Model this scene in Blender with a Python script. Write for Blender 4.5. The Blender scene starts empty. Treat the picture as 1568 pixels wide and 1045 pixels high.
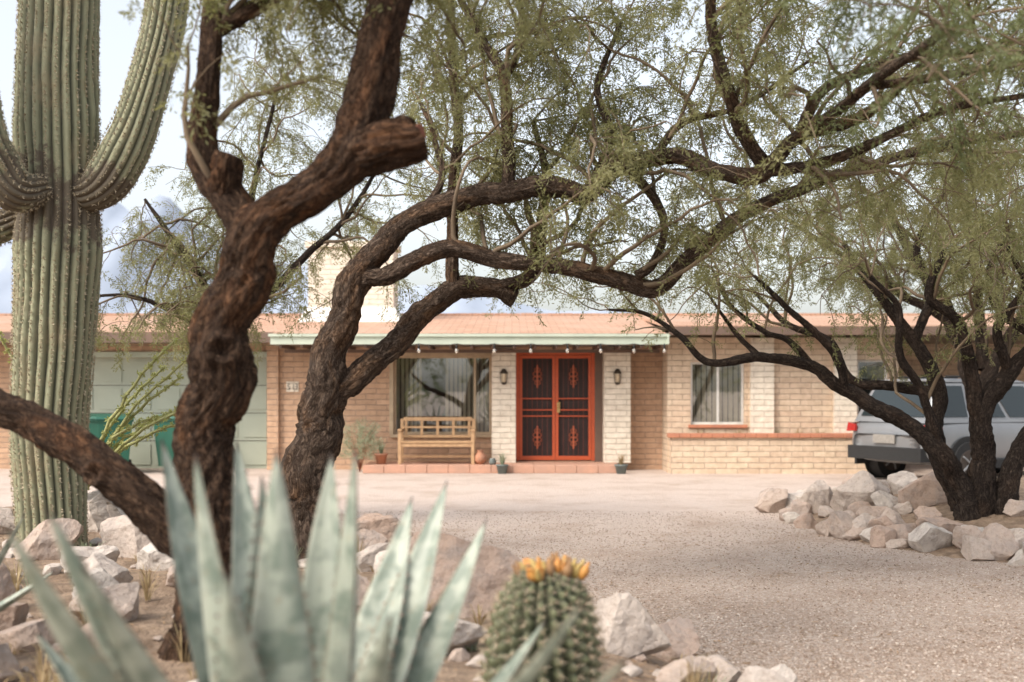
import bpy, math, random, bmesh
import numpy as np
from mathutils import Vector, noise, Matrix, Quaternion
random.seed(7); RNG=np.random.default_rng(7)
scene=bpy.context.scene
COL=scene.collection

# ------------------------------------------------------------------ helpers
def empty(name,loc=(0,0,0),rz=0):
    o=bpy.data.objects.new(name,None); o.location=loc; o.rotation_euler=(0,0,rz); COL.objects.link(o); return o
def nodes(name):
    m=bpy.data.materials.new(name); m.use_nodes=True; nt=m.node_tree
    return m,nt,nt.nodes['Principled BSDF'],nt.nodes['Material Output']
def nn(nt,t,**kw):
    n=nt.nodes.new(t)
    for k,v in kw.items():
        if k in n.inputs: n.inputs[k].default_value=v
        else: setattr(n,k,v)
    return n
def mixc(nt,fac,a,b,blend='MIX'):
    n=nt.nodes.new('ShaderNodeMix'); n.data_type='RGBA'; n.blend_type=blend
    def s(i,v):
        if isinstance(v,bpy.types.NodeSocket): nt.links.new(v,n.inputs[i])
        elif isinstance(v,(int,float)): n.inputs[i].default_value=v
        else: n.inputs[i].default_value=(*v,1)
    s(0,fac); s(6,a); s(7,b); return n.outputs[2]
def ramp(nt,src,p0,p1):
    n=nt.nodes.new('ShaderNodeMapRange'); n.inputs[1].default_value=p0; n.inputs[2].default_value=p1
    nt.links.new(src,n.inputs[0]); return n.outputs[0]
def mth(nt,op,a,b=0.0,c=0.0):
    n=nt.nodes.new('ShaderNodeMath'); n.operation=op
    for i,v in enumerate((a,b,c)):
        if isinstance(v,bpy.types.NodeSocket): nt.links.new(v,n.inputs[i])
        else: n.inputs[i].default_value=v
    return n.outputs[0]
def bump(nt,b,src,strength,dist):
    n=nn(nt,'ShaderNodeBump',Strength=strength,Distance=dist); nt.links.new(src,n.inputs['Height']); nt.links.new(n.outputs[0],b.inputs['Normal']); return n
def nmat(name,c1,c2=None,scale=5,rough=.8,bs=0,bscale=40,metal=0,p=(.35,.65),dist=.02):
    m,nt,b,o=nodes(name); c2=c2 or tuple(c*.75 for c in c1)
    tc=nn(nt,'ShaderNodeTexCoord'); n=nn(nt,'ShaderNodeTexNoise',Scale=scale,Detail=6.0,Roughness=.6); nt.links.new(tc.outputs['Object'],n.inputs['Vector'])
    nt.links.new(mixc(nt,ramp(nt,n.outputs[0],*p),c1,c2),b.inputs['Base Color'])
    b.inputs['Roughness'].default_value=rough; b.inputs['Metallic'].default_value=metal
    if bs:
        n2=nn(nt,'ShaderNodeTexNoise',Scale=bscale,Detail=5.0); nt.links.new(tc.outputs['Object'],n2.inputs['Vector']); bump(nt,b,n2.outputs[0],bs,dist)
    return m
class MB:
    def __init__(s): s.v=[];s.f=[];s.m=[];s.s=[]
    def add(s,vs,fs,mi=0,sm=False):
        o=len(s.v); s.v.extend([tuple(v) for v in vs])
        for f in fs: s.f.append(tuple(i+o for i in f)); s.m.append(mi); s.s.append(sm)
    def box(s,x0,x1,y0,y1,z0,z1,mi=0):
        s.add([(x0,y0,z0),(x1,y0,z0),(x1,y1,z0),(x0,y1,z0),(x0,y0,z1),(x1,y0,z1),(x1,y1,z1),(x0,y1,z1)],
          [(0,3,2,1),(4,5,6,7),(0,1,5,4),(1,2,6,5),(2,3,7,6),(3,0,4,7)],mi)
    def tube(s,P,R,n=8,mi=0,sm=True,cap=True):
        P=[Vector(p) for p in P]; vs=[];fs=[]
        if isinstance(R,(int,float)): R=[R]*len(P)
        t=(P[1]-P[0]).normalized(); u=t.orthogonal().normalized()
        for i,p in enumerate(P):
            t=(P[min(i+1,len(P)-1)]-P[max(i-1,0)]).normalized()
            u=(u-t*u.dot(t)).normalized(); w=t.cross(u)
            for k in range(n):
                a=2*math.pi*k/n; vs.append(p+(u*math.cos(a)+w*math.sin(a))*R[i])
        for i in range(len(P)-1):
            for k in range(n):
                a=i*n+k;b=i*n+(k+1)%n; fs.append((a,b,b+n,a+n))
        if cap: fs.append(tuple(range(n))[::-1]); fs.append(tuple(range((len(P)-1)*n,len(P)*n)))
        s.add(vs,fs,mi,sm)
    def lathe(s,c,prof,n=20,mi=0,sm=True):
        vs=[];fs=[]
        for r,z in prof:
            for k in range(n):
                a=2*math.pi*k/n; vs.append((c[0]+r*math.cos(a),c[1]+r*math.sin(a),c[2]+z))
        for i in range(len(prof)-1):
            for k in range(n):
                a=i*n+k;b=i*n+(k+1)%n; fs.append((a,b,b+n,a+n))
        s.add(vs,fs,mi,sm)
    def obj(s,name,mats,parent=None,bevel=0,sub=0):
        me=bpy.data.meshes.new(name); me.from_pydata(s.v,[],s.f)
        for m in mats: me.materials.append(m)
        me.polygons.foreach_set('material_index',s.m); me.polygons.foreach_set('use_smooth',s.s); me.update()
        o=bpy.data.objects.new(name,me); COL.objects.link(o)
        if parent: o.parent=parent
        if bevel:
            b=o.modifiers.new('b','BEVEL'); b.width=bevel; b.segments=2; b.limit_method='ANGLE'
        if sub:
            b=o.modifiers.new('s','SUBSURF'); b.levels=sub; b.render_levels=sub
        return o
def npmesh(name,V,F,mats,parent=None,tint=None,smooth=False,vec=None):
    V=np.asarray(V,dtype=np.float32).reshape(-1,3); F=np.asarray(F,dtype=np.int32); k=F.shape[1]
    me=bpy.data.meshes.new(name); me.vertices.add(len(V)); me.vertices.foreach_set('co',V.ravel())
    me.loops.add(F.size); me.loops.foreach_set('vertex_index',F.ravel())
    me.polygons.add(len(F)); me.polygons.foreach_set('loop_start',np.arange(0,F.size,k,dtype=np.int32)); me.polygons.foreach_set('loop_total',np.full(len(F),k,dtype=np.int32))
    me.polygons.foreach_set('use_smooth',np.full(len(F),bool(smooth)))
    for m in mats: me.materials.append(m)
    if tint is not None:
        a=me.attributes.new('tint','FLOAT','POINT'); a.data.foreach_set('value',np.asarray(tint,dtype=np.float32))
    if vec is not None:
        a=me.attributes.new('bark','FLOAT_VECTOR','POINT'); a.data.foreach_set('vector',np.asarray(vec,dtype=np.float32).ravel())
    me.update(calc_edges=True)
    o=bpy.data.objects.new(name,me); COL.objects.link(o)
    if parent: o.parent=parent
    return o

# ------------------------------------------------------------------ camera, world, sun
cam=bpy.data.cameras.new('camera'); co=bpy.data.objects.new('camera',cam); COL.objects.link(co)
co.location=(0,0,1.5); co.rotation_euler=(math.radians(90),0,0); cam.lens=40; cam.sensor_width=36; cam.shift_y=.0497; cam.clip_end=20000; cam.clip_start=.1
cam.dof.use_dof=True; cam.dof.focus_distance=9.5; cam.dof.aperture_fstop=1.5
scene.camera=co
w=bpy.data.worlds.new('World'); scene.world=w; w.use_nodes=True; nt=w.node_tree; bg=nt.nodes['Background']
SE,SAZ=math.radians(46),math.atan2(-.75,-.65)
sky=nn(nt,'ShaderNodeTexSky'); sky.sky_type='NISHITA'; sky.sun_disc=False; sky.sun_elevation=SE; sky.sun_rotation=SAZ; sky.dust_density=4; sky.air_density=1.2; sky.ozone_density=1.0
hs=nn(nt,'ShaderNodeHueSaturation',Saturation=.36,Value=2.05); nt.links.new(sky.outputs[0],hs.inputs['Color']); nt.links.new(hs.outputs[0],bg.inputs[0]); bg.inputs[1].default_value=.15
L=bpy.data.lights.new('sun','SUN'); L.energy=2.2; L.angle=math.radians(20); L.color=(1,.89,.76); lo=bpy.data.objects.new('sun',L); COL.objects.link(lo)
sd=Vector((math.sin(SAZ)*math.cos(SE),math.cos(SAZ)*math.cos(SE),math.sin(SE))); lo.rotation_euler=sd.to_track_quat('Z','Y').to_euler(); lo.location=sd*50
scene.view_settings.view_transform='Standard'; scene.view_settings.look='None'; scene.view_settings.exposure=0

# ------------------------------------------------------------------ materials
def block_mat(name,c1,c2,mort,bw=.4,bh=.105,wob=.02):
    m,nt,b,o=nodes(name); tc=nn(nt,'ShaderNodeTexCoord')
    nz=nn(nt,'ShaderNodeTexNoise',Scale=3.5,Detail=2.0); nt.links.new(tc.outputs['Object'],nz.inputs['Vector'])
    sub=nn(nt,'ShaderNodeVectorMath',operation='SCALE'); sub.inputs[3].default_value=wob; nt.links.new(nz.outputs['Color'],sub.inputs[0])
    ad=nn(nt,'ShaderNodeVectorMath',operation='ADD'); nt.links.new(tc.outputs['Object'],ad.inputs[0]); nt.links.new(sub.outputs[0],ad.inputs[1])
    sp=nn(nt,'ShaderNodeSeparateXYZ'); nt.links.new(ad.outputs[0],sp.inputs[0])
    cb=nn(nt,'ShaderNodeCombineXYZ'); nt.links.new(mth(nt,'ADD',sp.outputs[0],sp.outputs[1]),cb.inputs[0]); nt.links.new(sp.outputs[2],cb.inputs[1])
    br=nt.nodes.new('ShaderNodeTexBrick'); nt.links.new(cb.outputs[0],br.inputs['Vector'])
    br.inputs['Scale'].default_value=1; br.inputs['Brick Width'].default_value=bw; br.inputs['Row Height'].default_value=bh; br.inputs['Mortar Size'].default_value=.008; br.inputs['Mortar Smooth'].default_value=.4
    br.inputs['Color1'].default_value=(*c1,1); br.inputs['Color2'].default_value=(*c2,1); br.inputs['Mortar'].default_value=(*mort,1)
    n2=nn(nt,'ShaderNodeTexNoise',Scale=9.0,Detail=6.0); nt.links.new(tc.outputs['Object'],n2.inputs['Vector'])
    f=mixc(nt,ramp(nt,n2.outputs[0],.3,.75),(1,1,1),(.78,.76,.74)); c=mixc(nt,1.0,br.outputs['Color'],f,'MULTIPLY')
    nt.links.new(c,b.inputs['Base Color']); b.inputs['Roughness'].default_value=.9
    bump(nt,b,mth(nt,'MULTIPLY_ADD',br.outputs['Fac'],-1.0,n2.outputs[0]),1.0,.02)
    return m
M_wall=block_mat('slump_block',(.58,.38,.25),(.49,.32,.21),(.42,.30,.22))
M_wall2=block_mat('slump_block_pale',(.69,.55,.40),(.62,.47,.34),(.48,.37,.28))
M_cream=block_mat('cream_block',(.79,.71,.59),(.75,.67,.55),(.64,.56,.46))
M_cap=nmat('brick_cap',(.48,.20,.11),(.38,.16,.10),8,.85,.4,30)
M_step=nmat('terracotta_step',(.52,.29,.20),(.42,.25,.18),4,.85,.3,30)
M_fascia=nmat('sage_fascia',(.48,.53,.43),(.42,.47,.38),3,.6)
M_dfascia=nmat('brown_fascia',(.16,.10,.07),(.12,.08,.06),3,.7)
M_soffit=nmat('soffit',(.24,.18,.13),None,3,.8)
M_garage=nmat('garage_sage',(.40,.43,.34),(.36,.39,.31),2,.55)
M_white=nmat('white_flashing',(.78,.75,.70),(.68,.65,.60),4,.7)
M_frame=nmat('window_frame',(.50,.38,.25),None,5,.5)
M_wframe=nmat('white_frame',(.7,.68,.63),None,5,.5)
M_red=nmat('red_paint',(.56,.105,.035),(.50,.09,.03),6,.45)
M_dark=nmat('dark_interior',(.02,.017,.015),None,5,.8)
M_screen=nmat('dark_door',(.03,.018,.015),(.045,.024,.02),6,.6)
M_blind=nmat('vertical_blind',(.50,.42,.31),(.40,.34,.25),3,.7)
M_wood=nmat('bench_teak',(.50,.32,.17),(.38,.23,.12),12,.6,.3,60)
M_terra=nmat('terracotta',(.45,.20,.11),(.38,.2,.13),10,.8)
M_greypot=nmat('grey_pot',(.16,.19,.18),None,10,.6)
M_metal=nmat('dark_metal',(.05,.035,.025),None,10,.5)
M_bin=nmat('green_bin_plastic',(.012,.10,.065),(.01,.08,.05),5,.5)
M_black=nmat('black_rubber',(.02,.02,.02),None,20,.75)
M_lampglass=nmat('lamp_glass',(.6,.5,.35),None,20,.3)
m,nt,b,o=nodes('roof_shingles'); tc=nn(nt,'ShaderNodeTexCoord'); br=nt.nodes.new('ShaderNodeTexBrick'); nt.links.new(tc.outputs['Object'],br.inputs['Vector'])
br.inputs['Scale'].default_value=1; br.inputs['Brick Width'].default_value=.3; br.inputs['Row Height'].default_value=.2; br.inputs['Mortar Size'].default_value=.008
br.inputs['Color1'].default_value=(.50,.31,.22,1); br.inputs['Color2'].default_value=(.42,.25,.17,1); br.inputs['Mortar'].default_value=(.22,.14,.10,1)
nz=nn(nt,'ShaderNodeTexNoise',Scale=.9,Detail=5.0); nt.links.new(tc.outputs['Object'],nz.inputs['Vector'])
nt.links.new(mixc(nt,ramp(nt,nz.outputs[0],.45,.75),br.outputs['Color'],(.44,.31,.23)),b.inputs['Base Color']); b.inputs['Roughness'].default_value=1.0; b.inputs['Specular IOR Level'].default_value=.15; bump(nt,b,br.outputs['Fac'],-.5,.01); M_roof=m
m,nt,b,o=nodes('window_glass'); g=nn(nt,'ShaderNodeBsdfGlossy',Roughness=.015); g.inputs[0].default_value=(.85,.9,.92,1); t=nn(nt,'ShaderNodeBsdfTransparent'); t.inputs[0].default_value=(.75,.78,.76,1)
mx=nn(nt,'ShaderNodeMixShader'); mx.inputs[0].default_value=.34; nt.links.new(t.outputs[0],mx.inputs[1]); nt.links.new(g.outputs[0],mx.inputs[2]); nt.links.new(mx.outputs[0],o.inputs[0]); M_glass=m
def ground_mat():
    m,nt,b,o=nodes('gravel_ground'); tc=nn(nt,'ShaderNodeTexCoord')
    def nz(sc,d=6.0): n=nn(nt,'ShaderNodeTexNoise',Scale=sc,Detail=d,Roughness=.65); nt.links.new(tc.outputs['Object'],n.inputs['Vector']); return n.outputs[0]
    v=nn(nt,'ShaderNodeTexVoronoi',Scale=55.0); nt.links.new(tc.outputs['Object'],v.inputs['Vector'])
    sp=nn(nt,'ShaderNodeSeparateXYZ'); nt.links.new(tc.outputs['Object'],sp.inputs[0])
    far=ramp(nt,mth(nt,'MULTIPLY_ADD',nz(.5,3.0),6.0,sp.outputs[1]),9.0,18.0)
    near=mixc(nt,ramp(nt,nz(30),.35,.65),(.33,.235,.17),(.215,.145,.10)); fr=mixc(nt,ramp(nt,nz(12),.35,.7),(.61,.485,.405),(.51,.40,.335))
    c=mixc(nt,far,near,fr)  # near end browner: leaf litter plus tree shade put into the colour
    vb=nn(nt,'ShaderNodeRGBToBW'); nt.links.new(v.outputs['Color'],vb.inputs[0])
    c=mixc(nt,ramp(nt,vb.outputs[0],.2,.8),c,mixc(nt,.45,c,(.62,.55,.49)))
    c=mixc(nt,ramp(nt,nz(1.1,6.0),.48,.75),c,mixc(nt,1.0,c,(.74,.67,.60),'MULTIPLY'))
    nt.links.new(c,b.inputs['Base Color']); b.inputs['Roughness'].default_value=.95
    bump(nt,b,mth(nt,'ADD',v.outputs['Distance'],nz(25)),.8,.02)
    return m
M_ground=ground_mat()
M_soil=nmat('bed_soil',(.33,.235,.16),(.17,.115,.075),9,.95,.9,45,dist=.03)
def tint_mat(name,c1,c2,c3=None,rough=.7,trans=0,nscale=0,bs=0,tc2=(.30,.30,.06)):
    m,nt,b,o=nodes(name); at=nn(nt,'ShaderNodeAttribute',attribute_name='tint'); c=mixc(nt,at.outputs['Fac'],c1,c2)
    if nscale:
        tc=nn(nt,'ShaderNodeTexCoord'); n=nn(nt,'ShaderNodeTexNoise',Scale=nscale,Detail=8.0,Roughness=.7); nt.links.new(tc.outputs['Object'],n.inputs['Vector'])
        c=mixc(nt,ramp(nt,n.outputs[0],.45,.7),c,c3)
        if bs:
            n5=nn(nt,'ShaderNodeTexNoise',Scale=nscale*5,Detail=8.0,Roughness=.75); nt.links.new(tc.outputs['Object'],n5.inputs['Vector'])
            c=mixc(nt,ramp(nt,n5.outputs[0],.5,.75),c,mixc(nt,1.0,c,(.62,.56,.52),'MULTIPLY')); bump(nt,b,mth(nt,'ADD',n.outputs[0],mth(nt,'MULTIPLY',n5.outputs[0],.5)),bs,.04)
    nt.links.new(c,b.inputs['Base Color']); b.inputs['Roughness'].default_value=rough
    if trans:
        t=nn(nt,'ShaderNodeBsdfTranslucent'); nt.links.new(mixc(nt,.4,c,tc2),t.inputs[0]); mx=nn(nt,'ShaderNodeMixShader'); mx.inputs[0].default_value=trans
        nt.links.new(b.outputs[0],mx.inputs[1]); nt.links.new(t.outputs[0],mx.inputs[2]); nt.links.new(mx.outputs[0],o.inputs[0])
    return m
M_leaf=tint_mat('mesquite_leaf',(.12,.13,.05),(.31,.30,.15),rough=.6,trans=.45,tc2=(.42,.40,.12))
M_leafd=tint_mat('dark_leaf',(.06,.08,.03),(.14,.16,.065),rough=.6,trans=.3)
M_rock=tint_mat('desert_rock',(.60,.54,.48),(.44,.32,.25),(.33,.28,.25),rough=.9,nscale=5,bs=.9)
M_gravel=tint_mat('gravel_stone',(.22,.15,.105),(.58,.50,.43),rough=.9)
M_litter=tint_mat('leaf_litter',(.10,.055,.03),(.34,.22,.12),rough=.9)
def bark_mat(name,c1,c2,c3,pl):
    m,nt,b,o=nodes(name); at=nn(nt,'ShaderNodeAttribute',attribute_name='bark')
    def nz(sc,d=6.0,r_=.6,ds=.5): n=nn(nt,'ShaderNodeTexNoise',Scale=sc,Detail=d,Roughness=r_,Distortion=ds); nt.links.new(at.outputs['Vector'],n.inputs['Vector']); return n.outputs[0]
    e=ramp(nt,mth(nt,'ABSOLUTE',mth(nt,'SUBTRACT',nz(30,5.0,.7,.8),.5)),0.0,.075)     # furrow lines
    plate=ramp(nt,nz(38,8.0,.78,1.2),.49,.545)                                  # raised flaky plates
    a=nz(90,8.0,.75); c=mixc(nt,ramp(nt,a,.38,.62),c1,c2)
    c=mixc(nt,mth(nt,'MULTIPLY',plate,.75),c,mixc(nt,ramp(nt,a,.4,.6),pl,c2))
    c=mixc(nt,mth(nt,'MULTIPLY',ramp(nt,nz(6,4.0),.50,.64),.8),c,c3)
    c=mixc(nt,e,mixc(nt,1.0,c,(.33,.29,.27),'MULTIPLY'),c)
    nt.links.new(c,b.inputs['Base Color']); b.inputs['Roughness'].default_value=.92; b.inputs['Specular IOR Level'].default_value=.25
    bump(nt,b,mth(nt,'ADD',mth(nt,'MULTIPLY',e,.7),mth(nt,'ADD',mth(nt,'MULTIPLY',plate,.8),a)),1.0,.016)
    return m
M_barkA=bark_mat('bark_reddish',(.065,.037,.023),(.125,.072,.043),(.22,.105,.05),(.19,.115,.07))
M_barkB=bark_mat('bark_brown',(.085,.057,.04),(.175,.12,.085),(.23,.13,.07),(.28,.21,.16))
M_barkC=bark_mat('bark_dark',(.032,.023,.018),(.075,.053,.04),(.10,.065,.045),(.13,.095,.075))
M_twig=nmat('twig',(.10,.07,.045),(.18,.13,.08),4,.85)

# ------------------------------------------------------------------ terrain
def sstep(t): t=np.clip(t,0,1); return t*t*(3-2*t)
EY=[-4,0,4,5.2,6.2,7,8,9,10,11,12,12.6,13.2]; EX=[2.2,2.0,1.75,1.45,1.15,.75,.25,-.35,-1.1,-2.0,-3.2,-6,-12]
def hl(x,y): 
    e=np.interp(y,EY,EX); d=np.minimum(np.minimum((e-x)/1.3,(13-y)/1.3),(y+4)/1.3); return .30*sstep(d)
def hr(x,y):
    q=1-((np.abs(x-6.9)/3.7)**2.5+(np.abs(y-13.1)/4.0)**2.5)**.4
    return .34*sstep(q*2.6)
def terrain(x,y): return float(max(hl(x,y),hr(x,y)))
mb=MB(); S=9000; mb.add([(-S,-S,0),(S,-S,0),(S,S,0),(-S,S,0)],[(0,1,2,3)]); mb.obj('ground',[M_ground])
def bed(name,x0,x1,y0,y1,fn,st=.1):
    xs=np.arange(x0,x1,st); ys=np.arange(y0,y1,st); X,Y=np.meshgrid(xs,ys); Z=fn(X,Y)
    nz=np.array([noise.noise((a*1.7,b*1.7,0))*.035+noise.noise((a*7,b*7,3))*.012 for a,b in zip(X.ravel(),Y.ravel())]).reshape(X.shape)
    Z=np.where(Z>0.001,Z+nz+.005,-.04); V=np.stack([X,Y,Z],-1).reshape(-1,3); ny,nx=X.shape
    i=np.arange(ny-1)[:,None]*nx+np.arange(nx-1)[None]; i=i.ravel(); F=np.stack([i,i+1,i+nx+1,i+nx],1)
    npmesh(name,V,F,[M_soil],smooth=True)
bed('planting_bed',-9,2.6,-4,13.4,lambda x,y:hl(x,y)); bed('planting_bed',2.9,11,8.8,17.3,lambda x,y:hr(x,y))
xs=np.linspace(-5200,5200,260); R=14; V=[]
for j in range(R):
    t=j/(R-1)
    for x in xs:
        Hh=np.interp(x,[-5200,-1700,-1300,-1000,-300,600,5200],[900,820,700,520,400,300,220])*(1+.20*noise.noise((x/500,0,1))+.1*noise.noise((x/130,2,1)))
        V.append((x,3300+1200*t+120*noise.noise((x/260,t*4,5)),Hh*(t**.85)*(1+.25*(1-t)*noise.noise((x/150,t*3,8)))-3))
i=(np.arange(R-1)[:,None]*260+np.arange(259)[None]).ravel(); F=np.stack([i,i+1,i+261,i+260],1)
npmesh('mountains',V,F,[nmat('hazy_mountain',(.34,.385,.46),(.29,.335,.41),.004,1)],smooth=True)  # distance haze is painted in as a pale blue base colour

# ------------------------------------------------------------------ rocks
def ico(sub):
    bm=bmesh.new(); bmesh.ops.create_icosphere(bm,subdivisions=sub,radius=1); v=np.array([x.co[:] for x in bm.verts]); f=np.array([[q.index for q in p.verts] for p in bm.faces]); bm.free(); return v,f
IC={k:ico(k) for k in (2,4,5)}
def rock_arr(c,s,rng,lv):
    v,f=IC[lv]; v=v.copy(); off=rng.uniform(0,100,3)
    for k in range(17):
        n=rng.normal(size=3); n/=np.linalg.norm(n); d=rng.uniform(.45,.80); q=v@n; v-=np.outer(np.maximum(q-d,0)*.97,n)
    v/=np.abs(v).max()*.92
    nz=np.array([noise.noise(tuple(p*1.5+off))*.10+noise.noise(tuple(p*4+off))*.06+(.5-abs(noise.noise(tuple(p*7+off))))*.045+noise.noise(tuple(p*17+off))*.02 for p in v]); v*=(1+nz)[:,None]
    v=v@np.array(Matrix.Rotation(rng.uniform(0,6.28),3,'Z')@Matrix.Rotation(rng.uniform(-.4,.4),3,'X')).T
    return v*np.array(s)+np.array(c),f
def rocks(name,lst,rng,lv=4):
    VV=[];FF=[];T=[];o=0
    for (x,y,sx,sz) in lst:
        sy=sx*rng.uniform(.7,1.0); v,f=rock_arr((x,y,terrain(x,y)+sz*.42),(sx,sy,sz),rng,lv); VV.append(v);FF.append(f+o);o+=len(v);T.append(np.full(len(v),rng.uniform(0,1)))
    return npmesh(name,np.concatenate(VV),np.concatenate(FF),[M_rock],tint=np.concatenate(T),smooth=False)
r=np.random.default_rng(3)
left=[(-3.55,9.9,.38,.28),(-3.0,9.3,.30,.30),(-2.75,8.3,.28,.26),(-2.3,7.7,.26,.2),(-3.3,8.1,.24,.22),(-2.5,6.9,.24,.18),(-1.05,8.9,.27,.26),(-.75,8.6,.22,.22),(-.2,7.6,.32,.24),(-.45,8.2,.22,.18),
 (-.25,6.3,.34,.28),(.2,6.6,.25,.2),(-.65,6.9,.25,.2),(.56,5.75,.20,.22),(.85,6.25,.20,.16),(1.0,5.6,.18,.15),(.6,6.8,.2,.15),(-1.9,8.6,.22,.2),(-2.1,10.2,.27,.22),(-3.0,10.8,.27,.22),(-4.3,11,.3,.24),(-1.6,9.6,.24,.22),
 (-2.9,6.2,.26,.2),(-2.1,6.0,.2,.16),(-3.4,7.0,.3,.22),(1.15,5.2,.17,.13),(-5.4,10.9,.25,.2),(-4.4,9.6,.25,.2),(.2,5.1,.12,.1),(.75,5.1,.15,.12),(-.9,7.6,.16,.14),(1.25,4.6,.16,.12),
 (-2.35,6.45,.17,.13),(-2.75,7.4,.2,.16),(-2.0,7.1,.18,.14),(-1.9,5.3,.17,.12),(-2.15,4.7,.15,.12),(-.3,5.3,.2,.15),(-.9,6.1,.2,.16),(-1.0,8.0,.2,.18),(-2.9,9.0,.2,.2),(.95,6.65,.13,.11),(1.35,5.7,.12,.1),
 (.1,7.2,.2,.16),(-2.55,5.6,.2,.16),(-2.25,5.3,.14,.1),(-1.75,6.6,.18,.15),(-.1,8.4,.18,.14),(-.75,9.4,.2,.16),(-1.3,10.4,.2,.16)]
rocks('rock_border',left,r,5)
right=[(3.95,12.7,.38,.38),(4.35,12.1,.25,.26),(3.62,13.6,.28,.26),(3.4,14.3,.22,.2)]
for k in range(170):
    a=r.uniform(math.pi*.86,math.pi*1.66); q=r.uniform(.55,1.02) if k>75 else r.uniform(.88,1.03)
    ca,sa=math.cos(a),math.sin(a); e=(abs(ca)**2.5+abs(sa)**2.5)**(-.4)
    s=r.uniform(.09,.21)*(1.15 if k<75 else 1); x=6.9+3.6*q*e*ca; y=13.1+3.9*q*e*sa
    if math.hypot(x-4.6,y-11.3)<.35: continue
    right.append((x,y,s,s*r.uniform(.65,.95)))
rocks('rock_border',right,r,4)
sm=[]
for k in range(620):
    x=r.uniform(-4.5,1.7); y=r.uniform(3.6,12.5)
    if hl(x,y)>.01: s=r.uniform(.015,.07); sm.append((x,y,s,s*.7))
rocks('small_stones',sm,r,2)
ov=np.array([(1,0,0),(-1,0,0),(0,1,0),(0,-1,0),(0,0,1),(0,0,-1)],float); of=np.array([(0,2,4),(2,1,4),(1,3,4),(3,0,4),(2,0,5),(1,2,5),(3,1,5),(0,3,5)])
n=80000; y=4.8+9.5*RNG.random(n)**1.5; x=(RNG.random(n)-.42)*y*1.15; 
inb=(hl(x,y)>.02)|(hr(x,y)>.02); x=x[~inb];y=y[~inb];n=len(x)
sc=RNG.uniform(.003,.0105,n)[:,None,None]*np.array([1,1,.7])*RNG.uniform(.6,1.25,(n,6,1)); a=RNG.uniform(0,6.28,n); 
P=ov[None]*sc; c,s=np.cos(a),np.sin(a); Q=P.copy(); Q[:,:,0]=P[:,:,0]*c[:,None]-P[:,:,1]*s[:,None]; Q[:,:,1]=P[:,:,0]*s[:,None]+P[:,:,1]*c[:,None]
Q+=np.stack([x,y,np.full(n,.003)],1)[:,None]; F=(of[None]+np.arange(n)[:,None,None]*6).reshape(-1,3)
npmesh('gravel',Q,F,[M_gravel],tint=np.repeat(np.clip(RNG.normal(.42,.3,n),0,1),6))
V=[];T=[]
lr=np.random.default_rng(77)
for k in range(15000):
    if k<7500: x=lr.uniform(-4.5,1.6); y=lr.uniform(3.5,12)
    else: x=lr.uniform(.3,6.5); y=4.8+8*lr.random()**1.4
    z=terrain(x,y)
    if z>.01: z+=noise.noise((x*1.7,y*1.7,0))*.035+noise.noise((x*7,y*7,3))*.012+.005
    elif k<7500: continue
    elif noise.noise((x*.9,y*.6,4))<-.05+.5*lr.random()-.25: continue
    a=lr.uniform(0,6.28); l=lr.uniform(.006,.03); wd=lr.uniform(.002,.007); d=np.array([math.cos(a),math.sin(a),lr.uniform(-.1,.3)])*l; s_=np.array([-math.sin(a),math.cos(a),lr.uniform(-.4,.4)])*wd; p=np.array([x,y,z+.008])
    V+=[p-d,p+s_,p+d,p-s_]; T+=[lr.random()]*4
npmesh('leaf_litter',V,np.arange(len(V)).reshape(-1,4),[M_litter],tint=T)

# ------------------------------------------------------------------ foliage machinery
def make_sprig(rng,nn_=8,length=.17,ll=.034,lw=.0092):
    q=[]
    for i in range(nn_):
        t=(i+.6)/nn_; bx=length*t; bz=-.3*length*t*t
        for sgn in (-1,1):
            ang=rng.uniform(.5,1.2)*sgn; el=rng.uniform(-1.0,.25); pl=rng.uniform(.035,.065)
            d=np.array([math.cos(ang)*math.cos(el),math.sin(ang)*math.cos(el),math.sin(el)])
            for k in range(3):
                p=np.array([bx,0,bz])+d*pl*(k+.5)/3
                e=d*.7+rng.normal(size=3)*.45; e/=np.linalg.norm(e); sd_=np.cross(e,rng.normal(size=3)); sd_/=np.linalg.norm(sd_)
                l=ll*rng.uniform(.6,1.2); wv=sd_*lw*.5
                q.append([p,p+e*l*.5+wv,p+e*l,p+e*l*.5-wv])
    b0=np.array([0,0,0.]);b1=np.array([length,0,-.3*length]); wz=np.array([0,.0015,0]); q.append([b0+wz,b0-wz,b1-wz*.5,b1+wz*.5])
    return np.array(q)
SP=[make_sprig(np.random.default_rng(50+i)) for i in range(8)]
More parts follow.
